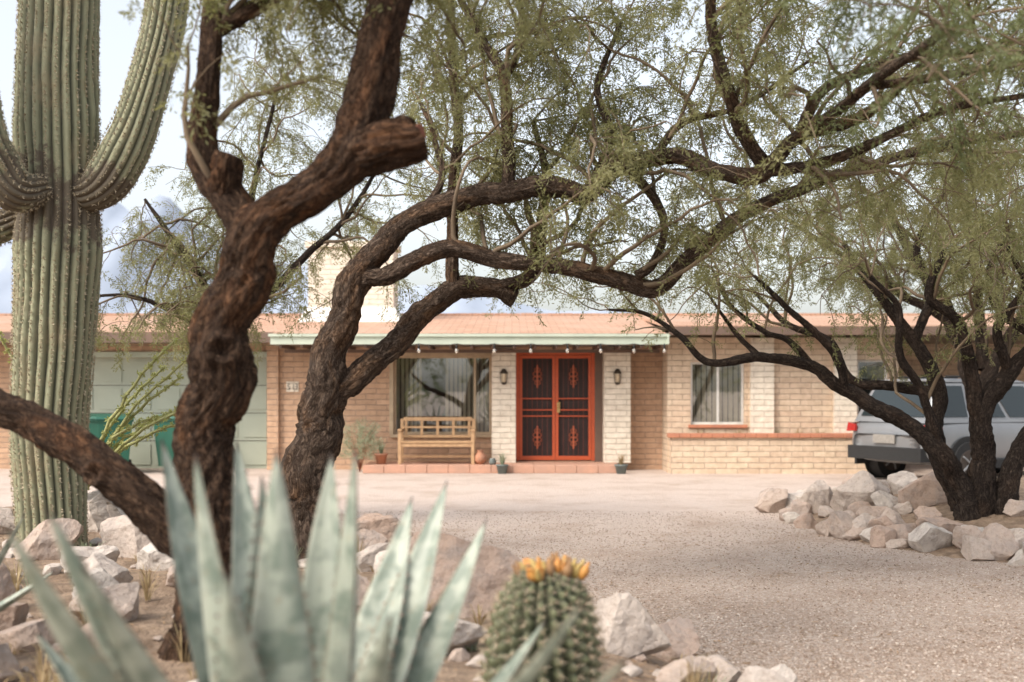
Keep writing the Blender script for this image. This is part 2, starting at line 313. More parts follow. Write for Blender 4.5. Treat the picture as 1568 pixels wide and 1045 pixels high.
def foliage(name,pos,dirs,rng,mat,parent,scale=1.0,SPS=SP):
    pos=np.array(pos);dirs=np.array(dirs); N=len(pos); VV=[];T=[]
    which=rng.integers(0,len(SPS),N)
    tb=np.array([noise.noise(tuple(p*1.1)) for p in pos])*.6+.45
    for k in range(len(SPS)):
        s=which==k; 
        if not s.any(): continue
        p=pos[s];d=dirs[s]+0; d/=np.linalg.norm(d,axis=1)[:,None]; m=len(p)
        rnd=rng.normal(size=(m,3))*.5+np.array([0,0,1.0]); yv=np.cross(rnd,d); yv/=np.linalg.norm(yv,axis=1)[:,None]; zv=np.cross(d,yv)
        Rm=np.stack([d,yv,zv],1)*(rng.uniform(.75,1.3,m)*scale)[:,None,None]
        t=SPS[k].reshape(-1,3); W=np.einsum('li,mij->mlj',t,Rm)+p[:,None]; VV.append(W.reshape(-1,3))
        tt=np.clip(tb[s]+rng.normal(0,.2,m),0,1); T.append(np.repeat(tt,len(t)))
    V=np.concatenate(VV); F=np.arange(len(V)).reshape(-1,4)
    return npmesh(name,V,F,[mat],parent,tint=np.concatenate(T))
def resample(P,R,step):
    P=[Vector(p) for p in P]; oP=[];oR=[]
    Q=[P[0]*2-P[1]]+P+[P[-1]*2-P[-2]]
    for i in range(len(P)-1):
        a,b,c,d=Q[i:i+4]; n=max(1,int((c-b).length/step))
        for k in range(n):
            t=k/n; oP.append(.5*((2*b)+(c-a)*t+(2*a-5*b+4*c-d)*t*t+(3*b-a-3*c+d)*t**3)); oR.append(R[i]*(1-t)+R[i+1]*t)
    oP.append(P[-1]); oR.append(R[-1]); return oP,oR
def limbs_obj(name,limbs,mat,parent,ns=30,step=.022,amp=.10,knots=()):
    VV=[];BB=[];fl=[];o=0
    for li,(P,R) in enumerate(limbs):
        p,rr=resample(P,R,step); u=(p[1]-p[0]).normalized().orthogonal().normalized(); s=li*7.3; off=li*13.7
        for i in range(2,len(p)-1):
            q=Vector((noise.noise((i*step*3,off,1)),noise.noise((i*step*3,off,2)),noise.noise((i*step*3,off,3))))*rr[i]*.5; p[i]=p[i]+q*min(1,i/8)
        for i in range(len(p)):
            t=(p[min(i+1,len(p)-1)]-p[max(i-1,0)]).normalized(); u=(u-t*u.dot(t)).normalized(); w_=t.cross(u)
            if i: s+=(p[i]-p[i-1]).length
            for k in range(ns):
                a=2*math.pi*k/ns; ca,sa=math.cos(a),math.sin(a)
                n1=noise.noise((ca*4.2+off,sa*4.2,s*7.5)); n2=noise.noise((ca*.9,sa*.9+off,s*3.2)); n3=noise.noise((ca*9,sa*9+off,s*19))
                rad=rr[i]*(1+amp*(.8-2.6*abs(n1))+.26*n2+amp*1.0*n3)
                q=p[i]+(u*ca+w_*sa)*rad
                for (kc,kr,kh) in knots:
                    dd=(q-Vector(kc)).length/kr
                    if dd<2: q=q+(u*ca+w_*sa)*kh*(math.exp(-((dd-1)/.35)**2)-1.1*math.exp(-(dd/.5)**2))
                VV.append(tuple(q)); BB.append((ca*rr[i]+off,sa*rr[i],s*.42))
        m=len(p)
        for i in range(m-1):
            for k in range(ns):
                a_=o+i*ns+k; b_=o+i*ns+(k+1)%ns; fl.append((a_,b_,b_+ns,a_+ns))
        VV.append(tuple(p[-1]+(p[-1]-p[-2]).normalized()*rr[-1]*.12)); BB.append((off,0,s)); ce=o+m*ns; last=o+(m-1)*ns
        for k in range(ns): fl.append((last+k,last+(k+1)%ns,ce))
        o+=m*ns+1
    me=bpy.data.meshes.new(name); me.from_pydata(VV,[],fl)
    me.polygons.foreach_set('use_smooth',np.ones(len(fl),dtype=bool)); me.materials.append(mat)
    a=me.attributes.new('bark','FLOAT_VECTOR','POINT'); a.data.foreach_set('vector',np.array(BB,dtype=np.float32).ravel()); me.update()
    ob=bpy.data.objects.new(name,me); COL.objects.link(ob); ob.parent=parent; return ob
def U(rng): v=rng.normal(size=3); return v/np.linalg.norm(v)
def walk(p,d,L,rng,jit,grav,st=.09):
    pts=[np.array(p)]; n=max(2,int(L/st)); d=np.array(d)/np.linalg.norm(d)
    for i in range(n):
        d=d+rng.normal(size=3)*jit+np.array([0,0,-grav*(i/n)]); d/=np.linalg.norm(d); pts.append(pts[-1]+d*L/n)
    return pts
def crown(parent,limbs,rng,n1,L1,L2,rmax,keep,mat,up=.45,bias=(0,0,0),s2=.15,s3=.06,rb=.02,scale=1.0,nm=''):
    mb=MB(); cand=[]
    for P,R in limbs:
        p,rr=resample(P,R,.06)
        for i in range(1,len(p)-1):
            if rr[i]<rmax: cand.append((np.array(p[i]),rr[i],np.array((p[i+1]-p[i-1]).normalized())))
    ends=[(np.array(Vector(P[-1])),R[-1],np.array((Vector(P[-1])-Vector(P[-2])).normalized())) for P,R in limbs if R[-1]<.045]
    pos=[];dirs=[]
    for k in range(n1):
        if k<len(ends)*2: q,r0,t=ends[k//2]
        else: q,r0,t=cand[rng.integers(len(cand))]
        d=t*.5+U(rng)*.85+np.array([0,0,up])+np.array(bias)
        pts=walk(q,d,rng.uniform(*L1),rng,.2,.12); r1=min(r0*.6,rb)
        if not keep(pts[-1],rng): continue
        mb.tube([tuple(x) for x in pts],[r1*(1-.75*i/len(pts)) for i in range(len(pts))],5,cap=False)
        for i in range(1,len(pts)):
            for rep in range(int(rng.random()<.09/s2)+(1 if i==len(pts)-1 else 0)):
                seg=pts[i]-pts[i-1]; seg/=np.linalg.norm(seg); d2=seg*.6+U(rng)*.8+np.array([0,0,.1])
                tw=walk(pts[i],d2,rng.uniform(*L2),rng,.18,.35,.07)
                if not keep(tw[-1],rng): continue
                mb.tube([tuple(x) for x in tw],[.0045*(1-.6*j/len(tw)) for j in range(len(tw))],4,cap=False)
                for j in range(1,len(tw)):
                    c=.07/s3; m=int(c)+int(rng.random()<c-int(c))
                    for _ in range(m):
                        sg=tw[j]-tw[j-1]; pos.append(tw[j-1]+sg*rng.random()); sg=sg/np.linalg.norm(sg); dirs.append(sg*.45+U(rng)*.6+np.array([0,0,-.5]))
    mb.obj('branches'+nm,[M_twig],parent); foliage('foliage'+nm,pos,dirs,rng,mat,parent,scale)

# ------------------------------------------------------------------ tree A : front left mesquite
A=[([(-1.41,5.2,.1),(-1.39,5.2,.6),(-1.39,5.2,1.02),(-1.42,5.2,1.26),(-1.35,5.2,1.5),(-1.33,5.2,1.68),(-1.32,5.18,1.83),(-1.23,5.15,2.04),(-1.15,5.12,2.18),(-1.03,5.1,2.30),(-.85,5.05,2.43),(-.70,5.0,2.55),(-.66,4.98,2.72),(-.57,4.96,2.98),(-.52,4.95,3.18),(-.49,4.9,3.45),(-.40,4.8,3.9)],
      [.18,.14,.125,.128,.125,.13,.11,.12,.105,.09,.088,.11,.10,.09,.083,.07,.05]),
   ([(-.74,5.0,2.53),(-.6,4.96,2.59),(-.5,4.93,2.60),(-.41,4.9,2.59)],[.09,.108,.098,.083]),
   ([(-1.23,5.17,2.04),(-1.26,5.2,2.28),(-1.36,5.22,2.46),(-1.42,5.22,2.68),(-1.41,5.24,2.94),(-1.40,5.28,3.15),(-1.37,5.3,3.4),(-1.3,5.4,3.9)],[.08,.085,.075,.062,.052,.05,.045,.03]),
   ([(-1.33,5.2,2.4),(-1.29,5.17,2.5),(-1.275,5.13,2.57)],[.07,.07,.06]),
   ([(-1.35,5.2,.75),(-1.58,5.2,.90),(-1.78,5.2,1.08),(-2.02,5.25,1.25),(-2.23,5.3,1.35),(-2.47,5.35,1.44),(-2.9,5.5,1.66),(-3.4,5.6,2.1)],[.1,.09,.085,.08,.077,.075,.06,.04]),
   ([(-1.4,5.28,3.15),(-1.25,5.3,3.25),(-1.1,5.4,3.42),(-.95,5.5,3.7)],[.03,.028,.025,.02])]
tA=empty('mesquite_tree'); limbs_obj('trunk_and_limbs',A,M_barkA,tA,64,.014,.13,[((-1.30,5.08,1.69),.06,.028),((-1.88,5.13,1.13),.045,.02)])
# sawn end of the pruned limb
m,nt,b,o=nodes('cut_wood'); b.inputs['Base Color'].default_value=(.20,.075,.045,1); b.inputs['Roughness'].default_value=.9
mb=MB(); mb.tube([(-.405,4.9,2.588),(-.396,4.897,2.587)],.066,18,0,False); mb.obj('sawn_end',[m],tA,.003)
def keepA(p,rng): return p[2]>2.9 and p[1]>4.4 and not(p[0]<-1.55 and p[2]<3.3)
crown(tA,[A[0],A[2],A[5]],np.random.default_rng(11),28,(.6,1.3),(.25,.5),.09,keepA,M_leaf,up=.25,s3=.08)

# ------------------------------------------------------------------ tree B : mid mesquite
B=[([(-1.47,8,.1),(-1.45,8,.5),(-1.44,8,.86),(-1.36,8,1.2),(-1.34,8,1.34),(-1.31,8,1.55),(-1.26,8,1.87),(-1.10,8,2.24),(-.94,8,2.51),(-.66,8,2.74),(-.20,8,2.88),(.30,8,2.95),(.53,8,2.90),(.74,8,3.07),(1.13,8,3.16),(1.44,7.9,3.03),(1.71,7.8,3.0),(1.91,7.6,3.20),(2.32,7.4,3.31),(2.55,7.2,3.53),(2.8,7.0,3.75)],
      [.21,.175,.165,.16,.15,.13,.105,.10,.085,.075,.072,.068,.07,.06,.055,.055,.052,.042,.035,.025,.015]),
   ([(-1.28,8,1.5),(-1.04,8.1,1.68),(-.83,8.25,1.83),(-.65,8.4,2.08),(-.41,8.5,2.25),(-.12,8.6,2.27),(.02,8.6,2.20)],[.1,.082,.08,.078,.072,.07,.065]),
   ([(-.12,8.6,2.27),(.08,8.6,2.35),(.2,8.6,2.49),(.23,8.62,2.83),(.25,8.65,3.18),(.16,8.7,3.57)],[.05,.055,.05,.042,.03,.015]),
   ([(-.43,8.5,2.25),(-.45,8.5,2.72),(-.41,8.5,3.45),(-.45,8.5,4.13),(-.46,8.5,4.6)],[.05,.04,.035,.03,.02]),
   ([(-1.12,8,2.2),(-1.0,7.97,2.30),(-.87,7.95,2.31),(-.66,7.93,2.41),(-.43,7.93,2.51),(-.11,7.95,2.42),(.30,8,2.38),(.67,8,2.31),(.99,8.05,2.24),(1.23,8.1,2.43),(1.54,8.2,2.70),(2.0,8.4,2.95),(2.6,8.6,3.17),(3.22,8.8,3.38),(4.05,9,3.55),(4.7,9.2,3.72)],
      [.07,.068,.065,.06,.058,.055,.055,.056,.056,.05,.045,.042,.037,.032,.025,.015]),
   ([(.80,8,3.08),(1.0,8.02,2.88),(1.08,8.04,2.65),(1.0,8.05,2.42),(.88,8.0,2.32)],[.03,.027,.025,.028,.035]),
   ([(-.04,8,2.88),(-.03,8,3.34),(-.06,8,3.71),(-.18,8,3.94),(-.39,8,4.3)],[.045,.04,.035,.028,.02]),
   ([(-.06,8,3.68),(.07,8,3.98),(.03,7.9,4.3)],[.03,.025,.02]),
   ([(1.75,7.8,3.02),(1.5,7.6,3.28),(1.40,7.45,3.5),(1.31,7.4,3.78),(1.28,7.3,4.1)],[.045,.043,.04,.037,.03]),
   ([(1.91,7.6,3.2),(2.08,7.5,3.50),(2.5,7.4,3.65),(2.9,7.2,3.66),(3.3,7.0,3.7)],[.035,.032,.03,.025,.015]),
   ([(1.6,7.85,3.0),(1.95,7.7,3.02),(2.3,7.5,3.1),(2.75,7.3,3.3),(3.2,7.1,3.35)],[.04,.035,.03,.024,.016]),
   ([(-.66,8,2.74),(-.5,8.1,3.0),(-.55,8.3,3.3),(-.7,8.5,3.7)],[.03,.022,.018,.01]),
   ([(.53,8,2.92),(.7,8.1,3.3),(.62,8.2,3.7),(.8,8.3,4.2)],[.035,.03,.022,.012]),
   ([(1.0,8,3.14),(1.2,8.1,3.4),(1.7,8.3,3.6),(2.2,8.4,3.95)],[.03,.025,.018,.01])]
NEAR=[([(1.91,7.6,3.18),(2.15,6.9,3.35),(2.2,6.2,3.35),(2.1,5.5,3.25),(1.9,5.0,3.1)],[.035,.03,.025,.018,.012]),
      ([(2.15,6.9,3.35),(2.6,6.4,3.3),(2.7,5.8,3.2),(2.5,5.2,3.0)],[.025,.02,.016,.01])]
tB=empty('mesquite_tree'); limbs_obj('trunk_and_limbs',B+NEAR,M_barkB,tB,36,.018,.14)
def keepB(p,rng):
    x,y,z=p
    if y<5.0 or z<2.15: return False
    if z<2.5 and rng.random()<.6: return False
    if x<-.5 and rng.random()<.5: return False
    if x<-1.2: return False
    return True
crown(tB,B,np.random.default_rng(5),135,(.6,1.7),(.25,.6),.06,keepB,M_leaf,up=.38,bias=(.05,0,0),s3=.09)
crown(tB,NEAR,np.random.default_rng(15),22,(.3,.9),(.2,.45),.06,lambda p,g:p[1]>4.2 and p[2]>2.72+.1*(p[1]-5) and p[0]>1.0,M_leafd,up=.1,s3=.085,nm='_near')

# ------------------------------------------------------------------ tree C : right
C=[([(4.59,11.3,.15),(4.52,11.3,.4),(4.40,11.28,.65),(4.20,11.2,.915),(3.82,11.2,1.23),(3.29,11.2,1.5),(2.96,11.2,1.75),(2.44,11.2,1.84),(1.94,11.2,1.79),(1.66,11.2,2.05),(1.31,11.2,2.27),(.95,11.2,2.31)],[.16,.13,.11,.09,.075,.065,.055,.045,.033,.028,.02,.012]),
   ([(4.5,11.35,.35),(4.30,11.4,.8),(4.26,11.45,1.11),(4.33,11.5,1.5),(4.07,11.5,2.02),(3.81,11.5,2.35),(3.55,11.5,2.67),(3.35,11.5,3.0)],[.11,.09,.08,.07,.055,.045,.035,.02]),
   ([(4.62,11.3,.15),(4.68,11.25,.85),(4.60,11.2,1.24),(4.85,11.1,1.7),(5.1,11.0,2.02),(5.43,10.9,2.55)],[.14,.11,.10,.075,.06,.04]),
   ([(4.60,11.2,1.24),(4.46,11.1,1.76),(4.33,11,2.15),(4.0,10.9,2.41),(4.1,10.8,2.85)],[.075,.06,.05,.04,.025]),
   ([(4.33,11.5,1.5),(3.81,11.6,1.56),(3.48,11.7,1.63),(3.29,11.8,2.02),(2.9,11.9,2.2),(2.51,12,2.6)],[.05,.045,.04,.035,.03,.015]),
   ([(4.85,11.2,.2),(4.95,11.2,.85),(5.15,11.2,1.24),(5.4,11.3,1.8),(5.6,11.3,2.5)],[.11,.09,.08,.065,.04]),
   ([(3.29,11.2,1.5),(3.1,11.0,1.9),(2.7,10.9,2.25),(2.3,10.8,2.6)],[.04,.035,.03,.015]),
   ([(4.07,11.5,2.02),(4.3,11.7,2.5),(4.2,11.8,3.0),(4.5,11.8,3.6)],[.05,.045,.035,.02]),
   ([(2.44,11.2,1.84),(2.2,11.3,2.1),(1.95,11.4,2.5)],[.03,.02,.012]),
   ([(2.96,11.2,1.75),(2.75,11.3,2.0),(2.5,11.3,2.1),(2.2,11.4,2.35),(2.0,11.4,2.75)],[.035,.03,.025,.02,.012]),
   ([(4.2,11.2,.95),(4.0,11.1,1.5),(3.75,11,1.85),(3.7,10.9,2.3),(3.4,10.8,2.6)],[.05,.04,.035,.03,.018]),
   ([(4.85,11.1,1.7),(4.7,11.0,2.1),(4.9,10.9,2.5),(4.7,10.8,2.9)],[.05,.04,.03,.018]),
   ([(5.1,11.0,2.0),(4.8,11.2,2.3),(4.75,11.3,2.7),(5.0,11.4,3.2)],[.04,.035,.028,.015])]
tC=empty('mesquite_tree'); limbs_obj('trunk_and_limbs',C,M_barkC,tC,24,.028,.14)
def keepC(p,rng):
    if p[2]<1.75: return False
    if p[2]<2.4 and rng.random()<.5: return False
    return True
crown(tC,C,np.random.default_rng(8),100,(.6,1.9),(.25,.6),.065,keepC,M_leaf,up=.45,s2=.17,s3=.12)

# ------------------------------------------------------------------ tree D : behind left
D=[([(-3.15,12.2,.1),(-3.1,12.2,1.0),(-3.15,12.2,1.9),(-3.3,12.2,2.6),(-3.7,12.3,3.2),(-4.0,12.4,3.6)],[.12,.1,.07,.05,.03,.015]),
   ([(-3.15,12.2,1.8),(-2.7,12.1,2.4),(-2.2,12,2.9),(-1.7,12,3.4),(-1.3,12,4.1)],[.06,.045,.035,.025,.015]),
   ([(-3.1,12.2,1.9),(-3.5,12.1,2.3),(-4.0,12,2.5),(-4.4,11.9,2.5)],[.04,.03,.022,.012]),
   ([(-3.2,12.2,2.5),(-2.9,12.2,3.2),(-2.7,12.2,4.0),(-2.5,12.2,4.8)],[.04,.035,.025,.015])]
tD=empty('mesquite_tree'); limbs_obj('trunk_and_limbs',D,M_barkC,tD,16,.04,.1)
def keepD(p,rng):
    x,y,z=p
    return z>1.85 and x>-4.5 and not(x<-3.2 and z>3.9)
crown(tD,D,np.random.default_rng(21),90,(.6,1.6),(.25,.6),.07,keepD,M_leaf,up=.1,s2=.17,s3=.10)

# ------------------------------------------------------------------ tree E : behind right
E=[([(6.3,15.2,.2),(6.2,15.2,1.4),(5.8,15.2,2.6),(5.2,15.2,3.6),(4.8,15.2,4.6)],[.14,.12,.09,.06,.03]),
   ([(6.2,15.2,1.5),(6.8,15,2.6),(7.2,15,3.8),(7.4,15,4.8)],[.1,.07,.05,.03]),
   ([(5.9,15.2,2.4),(5.0,15.1,2.9),(4.2,15,3.4),(3.4,15,3.9)],[.06,.05,.035,.02]),
   ([(6.3,15.2,1.8),(6.3,15.5,3.2),(6.1,15.6,4.6)],[.08,.06,.03])]
tE=empty('mesquite_tree'); limbs_obj('trunk_and_limbs',E,M_barkC,tE,16,.04,.1)
crown(tE,E,np.random.default_rng(33),65,(.8,2.0),(.3,.7),.08,lambda p,g:p[2]>2.6,M_leaf,up=.3,s2=.17,s3=.12,scale=1.1)

# ------------------------------------------------------------------ tree row across the street (behind the camera) and scrub behind house
def mass(name,cs,rng,n,scale,mat):
    pos=[];dr=[]
    for (x,y,z,rx,rz) in cs:
        for k in range(n):
            u=U(rng)*rng.uniform(.45,1)**.5; q=np.array([x,y,z])+u*np.array([rx,rx,rz])
            if noise.noise(tuple(q*.9))<-.12 or q[2]<.1: continue
            pos.append(q); dr.append(u+U(rng)*.6)
    return foliage(name,pos,dr,rng,mat,None,scale)
rr=np.random.default_rng(2)
mass('street_tree_row',[(x+rr.uniform(-1,1),-22+rr.uniform(-3,3),rr.uniform(2.0,3.2),rr.uniform(2,3.2),rr.uniform(1.6,2.8)) for x in np.arange(-26,30,5)],rr,150,5,M_leafd)
mass('desert_scrub',[(x+rr.uniform(-2,2),40+rr.uniform(-5,12),1.3,rr.uniform(2,3.5),rr.uniform(1.3,2.6)) for x in np.arange(-40,44,4)],rr,100,5,M_leafd)

# ------------------------------------------------------------------ HOUSE
H=empty('brick_house')
mb=MB()
def wall(mb,x0,x1,y0,y1,z0,z1,ops=(),mi=0):
    ops=sorted(ops); cx=x0
    for (a,b,c,d) in ops:
        if a>cx: mb.box(cx,a,y0,y1,z0,z1,mi)
        if c>z0: mb.box(a,b,y0,y1,z0,c,mi)
        if d<z1: mb.box(a,b,y0,y1,d,z1,mi)
        cx=b
    if cx<x1: mb.box(cx,x1,y0,y1,z0,z1,mi)
wall(mb,-14,-4.6,22.2,22.4,0,2.5,[(-9.3,-4.75,0,2.17)])
wall(mb,-4.6,2.9,22.0,22.2,0,2.5,[(-2.29,-.40,.68,2.2),(.08,1.60,.16,2.29)])
wall(mb,2.9,7.2,21.2,21.4,0,2.52,[(3.33,4.33,.89,2.06),(6.44,7.02,.75,2.1)],1)
mb.box(2.9,3.1,21.4,22.0,0,2.52,1); mb.box(7.0,7.2,21.4,25,0,2.52,1); mb.box(7.2,15,25,25.2,0,2.6,1); mb.box(-14.2,-14,22.2,30,0,2.5); mb.box(15,15.2,25,30,0,2.6); mb.box(-14,15,30,30.2,0,2.5)
mb.box(4.43,4.86,21.1,21.2,0,2.5,2); mb.box(5.98,6.40,21.1,21.2,0,2.5,2)
mb.box(-4.72,-4.5,21.9,22.0,0,2.5)
mb.box(2.92,7.1,20.85,21.05,0,.66,1); mb.box(2.92,3.1,21.05,21.2,0,.66,1); mb.box(6.92,7.1,21.05,21.2,0,.66,1)
mb.obj('walls',[M_wall,M_wall2,M_cream],H)
mb=MB(); mb.box(-.384,.074,21.6,22.0,.15,2.36); mb.box(1.748,2.257,21.6,22.0,.15,2.36); mb.obj('porch_pillars',[M_cream],H,.012)
mb=MB()
x=2.87
while x<7.1:
    mb.box(x,min(x+.195,7.15),20.8,21.1,.662,.738); x+=.2
mb.box(3.28,4.38,21.15,21.2,.83,.89); mb.obj('brick_cap',[M_cap],H,.008)
mb=MB(); x=-2.75
while x<1.95:
    mb.box(x,x+.39,20.95,22.0,.0,.15); x+=.395
mb.obj('porch_slab',[M_step],H,.01)
mb=MB()
def slope(x0,x1,ye,ze,yr=26.0,zr=3.25,th=.05):
    mb.add([(x0,ye,ze),(x1,ye,ze),(x1,yr,zr),(x0,yr,zr),(x0,ye,ze-th),(x1,ye,ze-th),(x1,yr,zr-th),(x0,yr,zr-th)],[(0,1,2,3),(7,6,5,4),(0,4,5,1),(1,5,6,2),(3,2,6,7),(0,3,7,4)])
slope(-14.8,-4.34,21.2,2.62); slope(-4.34,2.80,20.6,2.56); slope(2.80,15.6,20.5,2.70)
mb.add([(-14.8,26,3.25),(15.6,26,3.25),(15.6,31,2.6),(-14.8,31,2.6)],[(0,1,2,3)])
x=-14.8
while x<15.5:
    mb.box(x,x+.29,25.88,26.12,3.24,3.285+.01*random.random()); x+=.3
mb.obj('roof',[M_roof],H)
mb=MB(); mb.box(-4.34,2.80,20.57,20.6,2.36,2.535); mb.box(-4.37,-4.34,20.57,21.6,2.36,2.53); mb.box(2.80,2.83,20.47,20.6,2.36,2.53)
mb.box(-4.4,2.86,20.53,20.57,2.50,2.55,0); mb.obj('porch_fascia',[M_fascia],H)
mb=MB(); mb.box(-14.8,-4.37,21.17,21.2,2.42,2.60); mb.box(2.83,15.6,20.47,20.5,2.53,2.68); mb.obj('eave_fascia',[M_dfascia],H)
mb=MB(); mb.box(-4.3,2.8,20.6,22.0,2.37,2.39); mb.box(-14.7,-4.37,21.2,22.2,2.44,2.46); mb.box(2.83,15.5,20.5,25.0,2.55,2.57)
mb.obj('soffit',[M_soffit],H)
mb=MB()
for k in range(19): x=-4.2+k*.385; mb.box(x-.02,x+.02,20.62,21.98,2.30,2.368)
mb.box(-4.3,2.79,21.5,21.58,2.24,2.30); mb.obj('porch_rafters',[M_dfascia],H)
mb=MB(); mb.box(-4.3,-2.5,24,25,2.9,4.55); mb.box(-4.36,-2.44,23.94,25.06,4.55,4.68); mb.obj('chimney',[M_cream],H,.01)
mb=MB(); mb.add([(-4.5,23.75,2.93),(-2.3,23.75,2.93),(-2.3,25.2,2.93),(-4.5,25.2,2.93),(-4.32,23.98,3.28),(-2.48,23.98,3.28),(-2.48,25.02,3.28),(-4.32,25.02,3.28)],[(0,1,5,4),(1,2,6,5),(2,3,7,6),(3,0,4,7),(4,5,6,7)]); mb.obj('chimney_flashing',[M_white],H)
mb=MB(); mb.box(-9.3,-4.75,22.32,22.36,0,2.17)
for r_ in range(4):
    for c_ in range(8):
        x0=-9.3+4.55*c_/8; z0=2.17*r_/4; mb.box(x0+.06,x0+4.55/8-.06,22.30,22.318,z0+.07,z0+.54-.06)
for r_ in range(1,4): mb.box(-9.3,-4.75,22.312,22.318,2.17*r_/4-.006,2.17*r_/4+.006,1)
mb.obj('garage_door',[M_garage,M_metal],H,.006)
mb=MB(); mb.box(-9.42,-9.3,22.17,22.2,0,2.28); mb.box(-4.75,-4.722,22.17,22.2,0,2.28); mb.box(-9.3,-4.75,22.17,22.2,2.17,2.28); mb.obj('garage_trim',[M_fascia],H)
def window(name,x0,x1,z0,z1,y,mull,fm,blinds,step=.085):
    e=empty(name); e.parent=H; mb=MB(); t=.045
    mb.box(x0,x1,y,y+.06,z0,z0+t); mb.box(x0,x1,y,y+.06,z1-t,z1); mb.box(x0,x0+t,y,y+.06,z0+t,z1-t); mb.box(x1-t,x1,y,y+.06,z0+t,z1-t)
    for m_ in mull: mb.box(m_-.022,m_+.022,y+.004,y+.056,z0+t,z1-t)
    mb.obj('frame',[fm],e,.004)
    mb=MB(); mb.add([(x0+t,y+.03,z0+t),(x1-t,y+.03,z0+t),(x1-t,y+.03,z1-t),(x0+t,y+.03,z1-t)],[(0,1,2,3)]); mb.obj('glass',[M_glass],e)
    mb=MB()
    for a,b in blinds:
        x=a
        while x<b:
            mb.add([(x,y+.15,z0),(x+step*.75,y+.11,z0),(x+step*.75,y+.11,z1),(x,y+.15,z1)],[(0,1,2,3)]); x+=step
    mb.obj('vertical_blinds',[M_blind],e)
    mb=MB(); mb.box(x0-.3,x1+.3,y+1.2,y+1.25,z0-.3,z1+.25); mb.box(x0-.3,x1+.3,y+.2,y+1.2,z0-.3,z0-.25); mb.obj('room_interior',[M_dark],e)
window('picture_window',-2.29,-.40,.68,2.2,22.07,[-.72],M_frame,[(-2.25,-1.75),(-1.3,-.43)])
window('sash_window',3.33,4.33,.89,2.06,21.27,[3.85],M_wframe,[(3.37,4.3)],.1)
window('side_window',6.44,7.02,.75,2.1,21.27,[],M_wframe,[])
mb=MB(); mb.box(-2.35,-.35,21.94,22.0,.62,.68); mb.box(-2.37,-2.29,21.97,22.0,.68,2.26); mb.box(-2.29,-.40,21.97,22.0,2.2,2.26); mb.obj('window_trim',[M_frame],H,.004)
e=empty('security_door'); e.parent=H
mb=MB(); y0=22.02; xs0,xs1=.08,1.60; zb,zt=.17,2.28
mb.box(xs0,xs0+.06,y0,y0+.06,zb,zt); mb.box(xs1-.06,xs1,y0,y0+.06,zb,zt); mb.box(xs0+.06,xs1-.06,y0,y0+.06,zt-.06,zt)
mid=(xs0+xs1)/2
for a,b in ((xs0+.065,mid-.004),(mid+.004,xs1-.065)):
    f=.055
    mb.box(a,a+f,y0+.01,y0+.045,zb+.01,zt-.07); mb.box(b-f,b,y0+.01,y0+.045,zb+.01,zt-.07); mb.box(a+f,b-f,y0+.01,y0+.045,zb+.01,zb+.09); mb.box(a+f,b-f,y0+.01,y0+.045,zt-.13,zt-.07)
    for z in (1.02,1.14,1.36): mb.box(a+f,b-f,y0+.016,y0+.036,z,z+.022)
    w_=(b-a-2*f)
    for k in (1,2,3,4,5): 
        x=a+f+w_*k/6; mb.box(x-.005,x+.005,y0+.02,y0+.032,zb+.09,zt-.13,2)
    cx=(a+b)/2
    for cz in (.62,1.80):
        for sg in (-1,1):
            for q,(dz,rad) in enumerate(((-.13,.028),(-.045,.04),(.045,.04),(.13,.028))):
                pts=[(cx+sg*(rad*.95+math.cos(t)*rad),y0+.012,cz+dz+math.sin(t)*rad) for t in np.linspace(0,2*math.pi,13)]
                mb.tube(pts,.007,5,1,cap=False)
        mb.box(cx-.014,cx+.014,y0+.004,y0+.02,cz-.22,cz+.22,1)
mb.obj('security_gate',[M_red,nmat('red_ornament',(.50,.12,.05),None,5,.4),nmat('dark_red_bar',(.16,.03,.015),None,5,.5)],e,.002)
mb=MB(); mb.box(xs0+.06,xs1-.06,y0+.10,y0+.14,zb,zt-.06)
mb.obj('inner_door',[M_screen],e)
mb=MB(); mb.lathe((mid+.06,y0-.005,1.22),[(0,.03),(.02,.02),(.024,0),(.02,-.02),(0,-.03)],10); mb.box(mid+.03,mid+.09,y0,y0+.012,1.1,1.3); mb.obj('door_handle',[nmat('brass',(.6,.42,.18),None,5,.35,metal=.8)],e)
mb=MB(); mb.box(1.60,1.748,21.96,22.0,.15,2.33); mb.obj('door_jamb',[M_dfascia],H)
for x in (-.155,2.0):
    e=empty('wall_lantern'); mb=MB(); mb.lathe((x,21.56,1.78),[(.0,.16),(.03,.155),(.075,.08),(.078,.07),(.05,.065)],12); mb.lathe((x,21.56,1.78),[(.05,-.1),(.055,-.11),(.03,-.14),(0,-.15)],12); mb.box(x-.035,x+.035,21.585,21.598,1.68,1.9)
    for k in range(6):
        a=k*math.pi/3; mb.tube([(x+.065*math.cos(a),21.56+.065*math.sin(a)*.5,1.85),(x+.05*math.cos(a),21.56+.05*math.sin(a)*.5,1.68)],.006,4)
    mb.obj('body',[M_metal],e); mb=MB(); mb.lathe((x,21.56,1.78),[(.045,.065),(.04,-.1),(0,-.1)],12); mb.obj('shade',[M_lampglass],e)
e=empty('house_number_sign'); mb=MB(); mb.box(-4.36,-4.12,21.975,21.996,1.5,1.7); mb.obj('plate',[M_cream],e,.004); mb=MB()
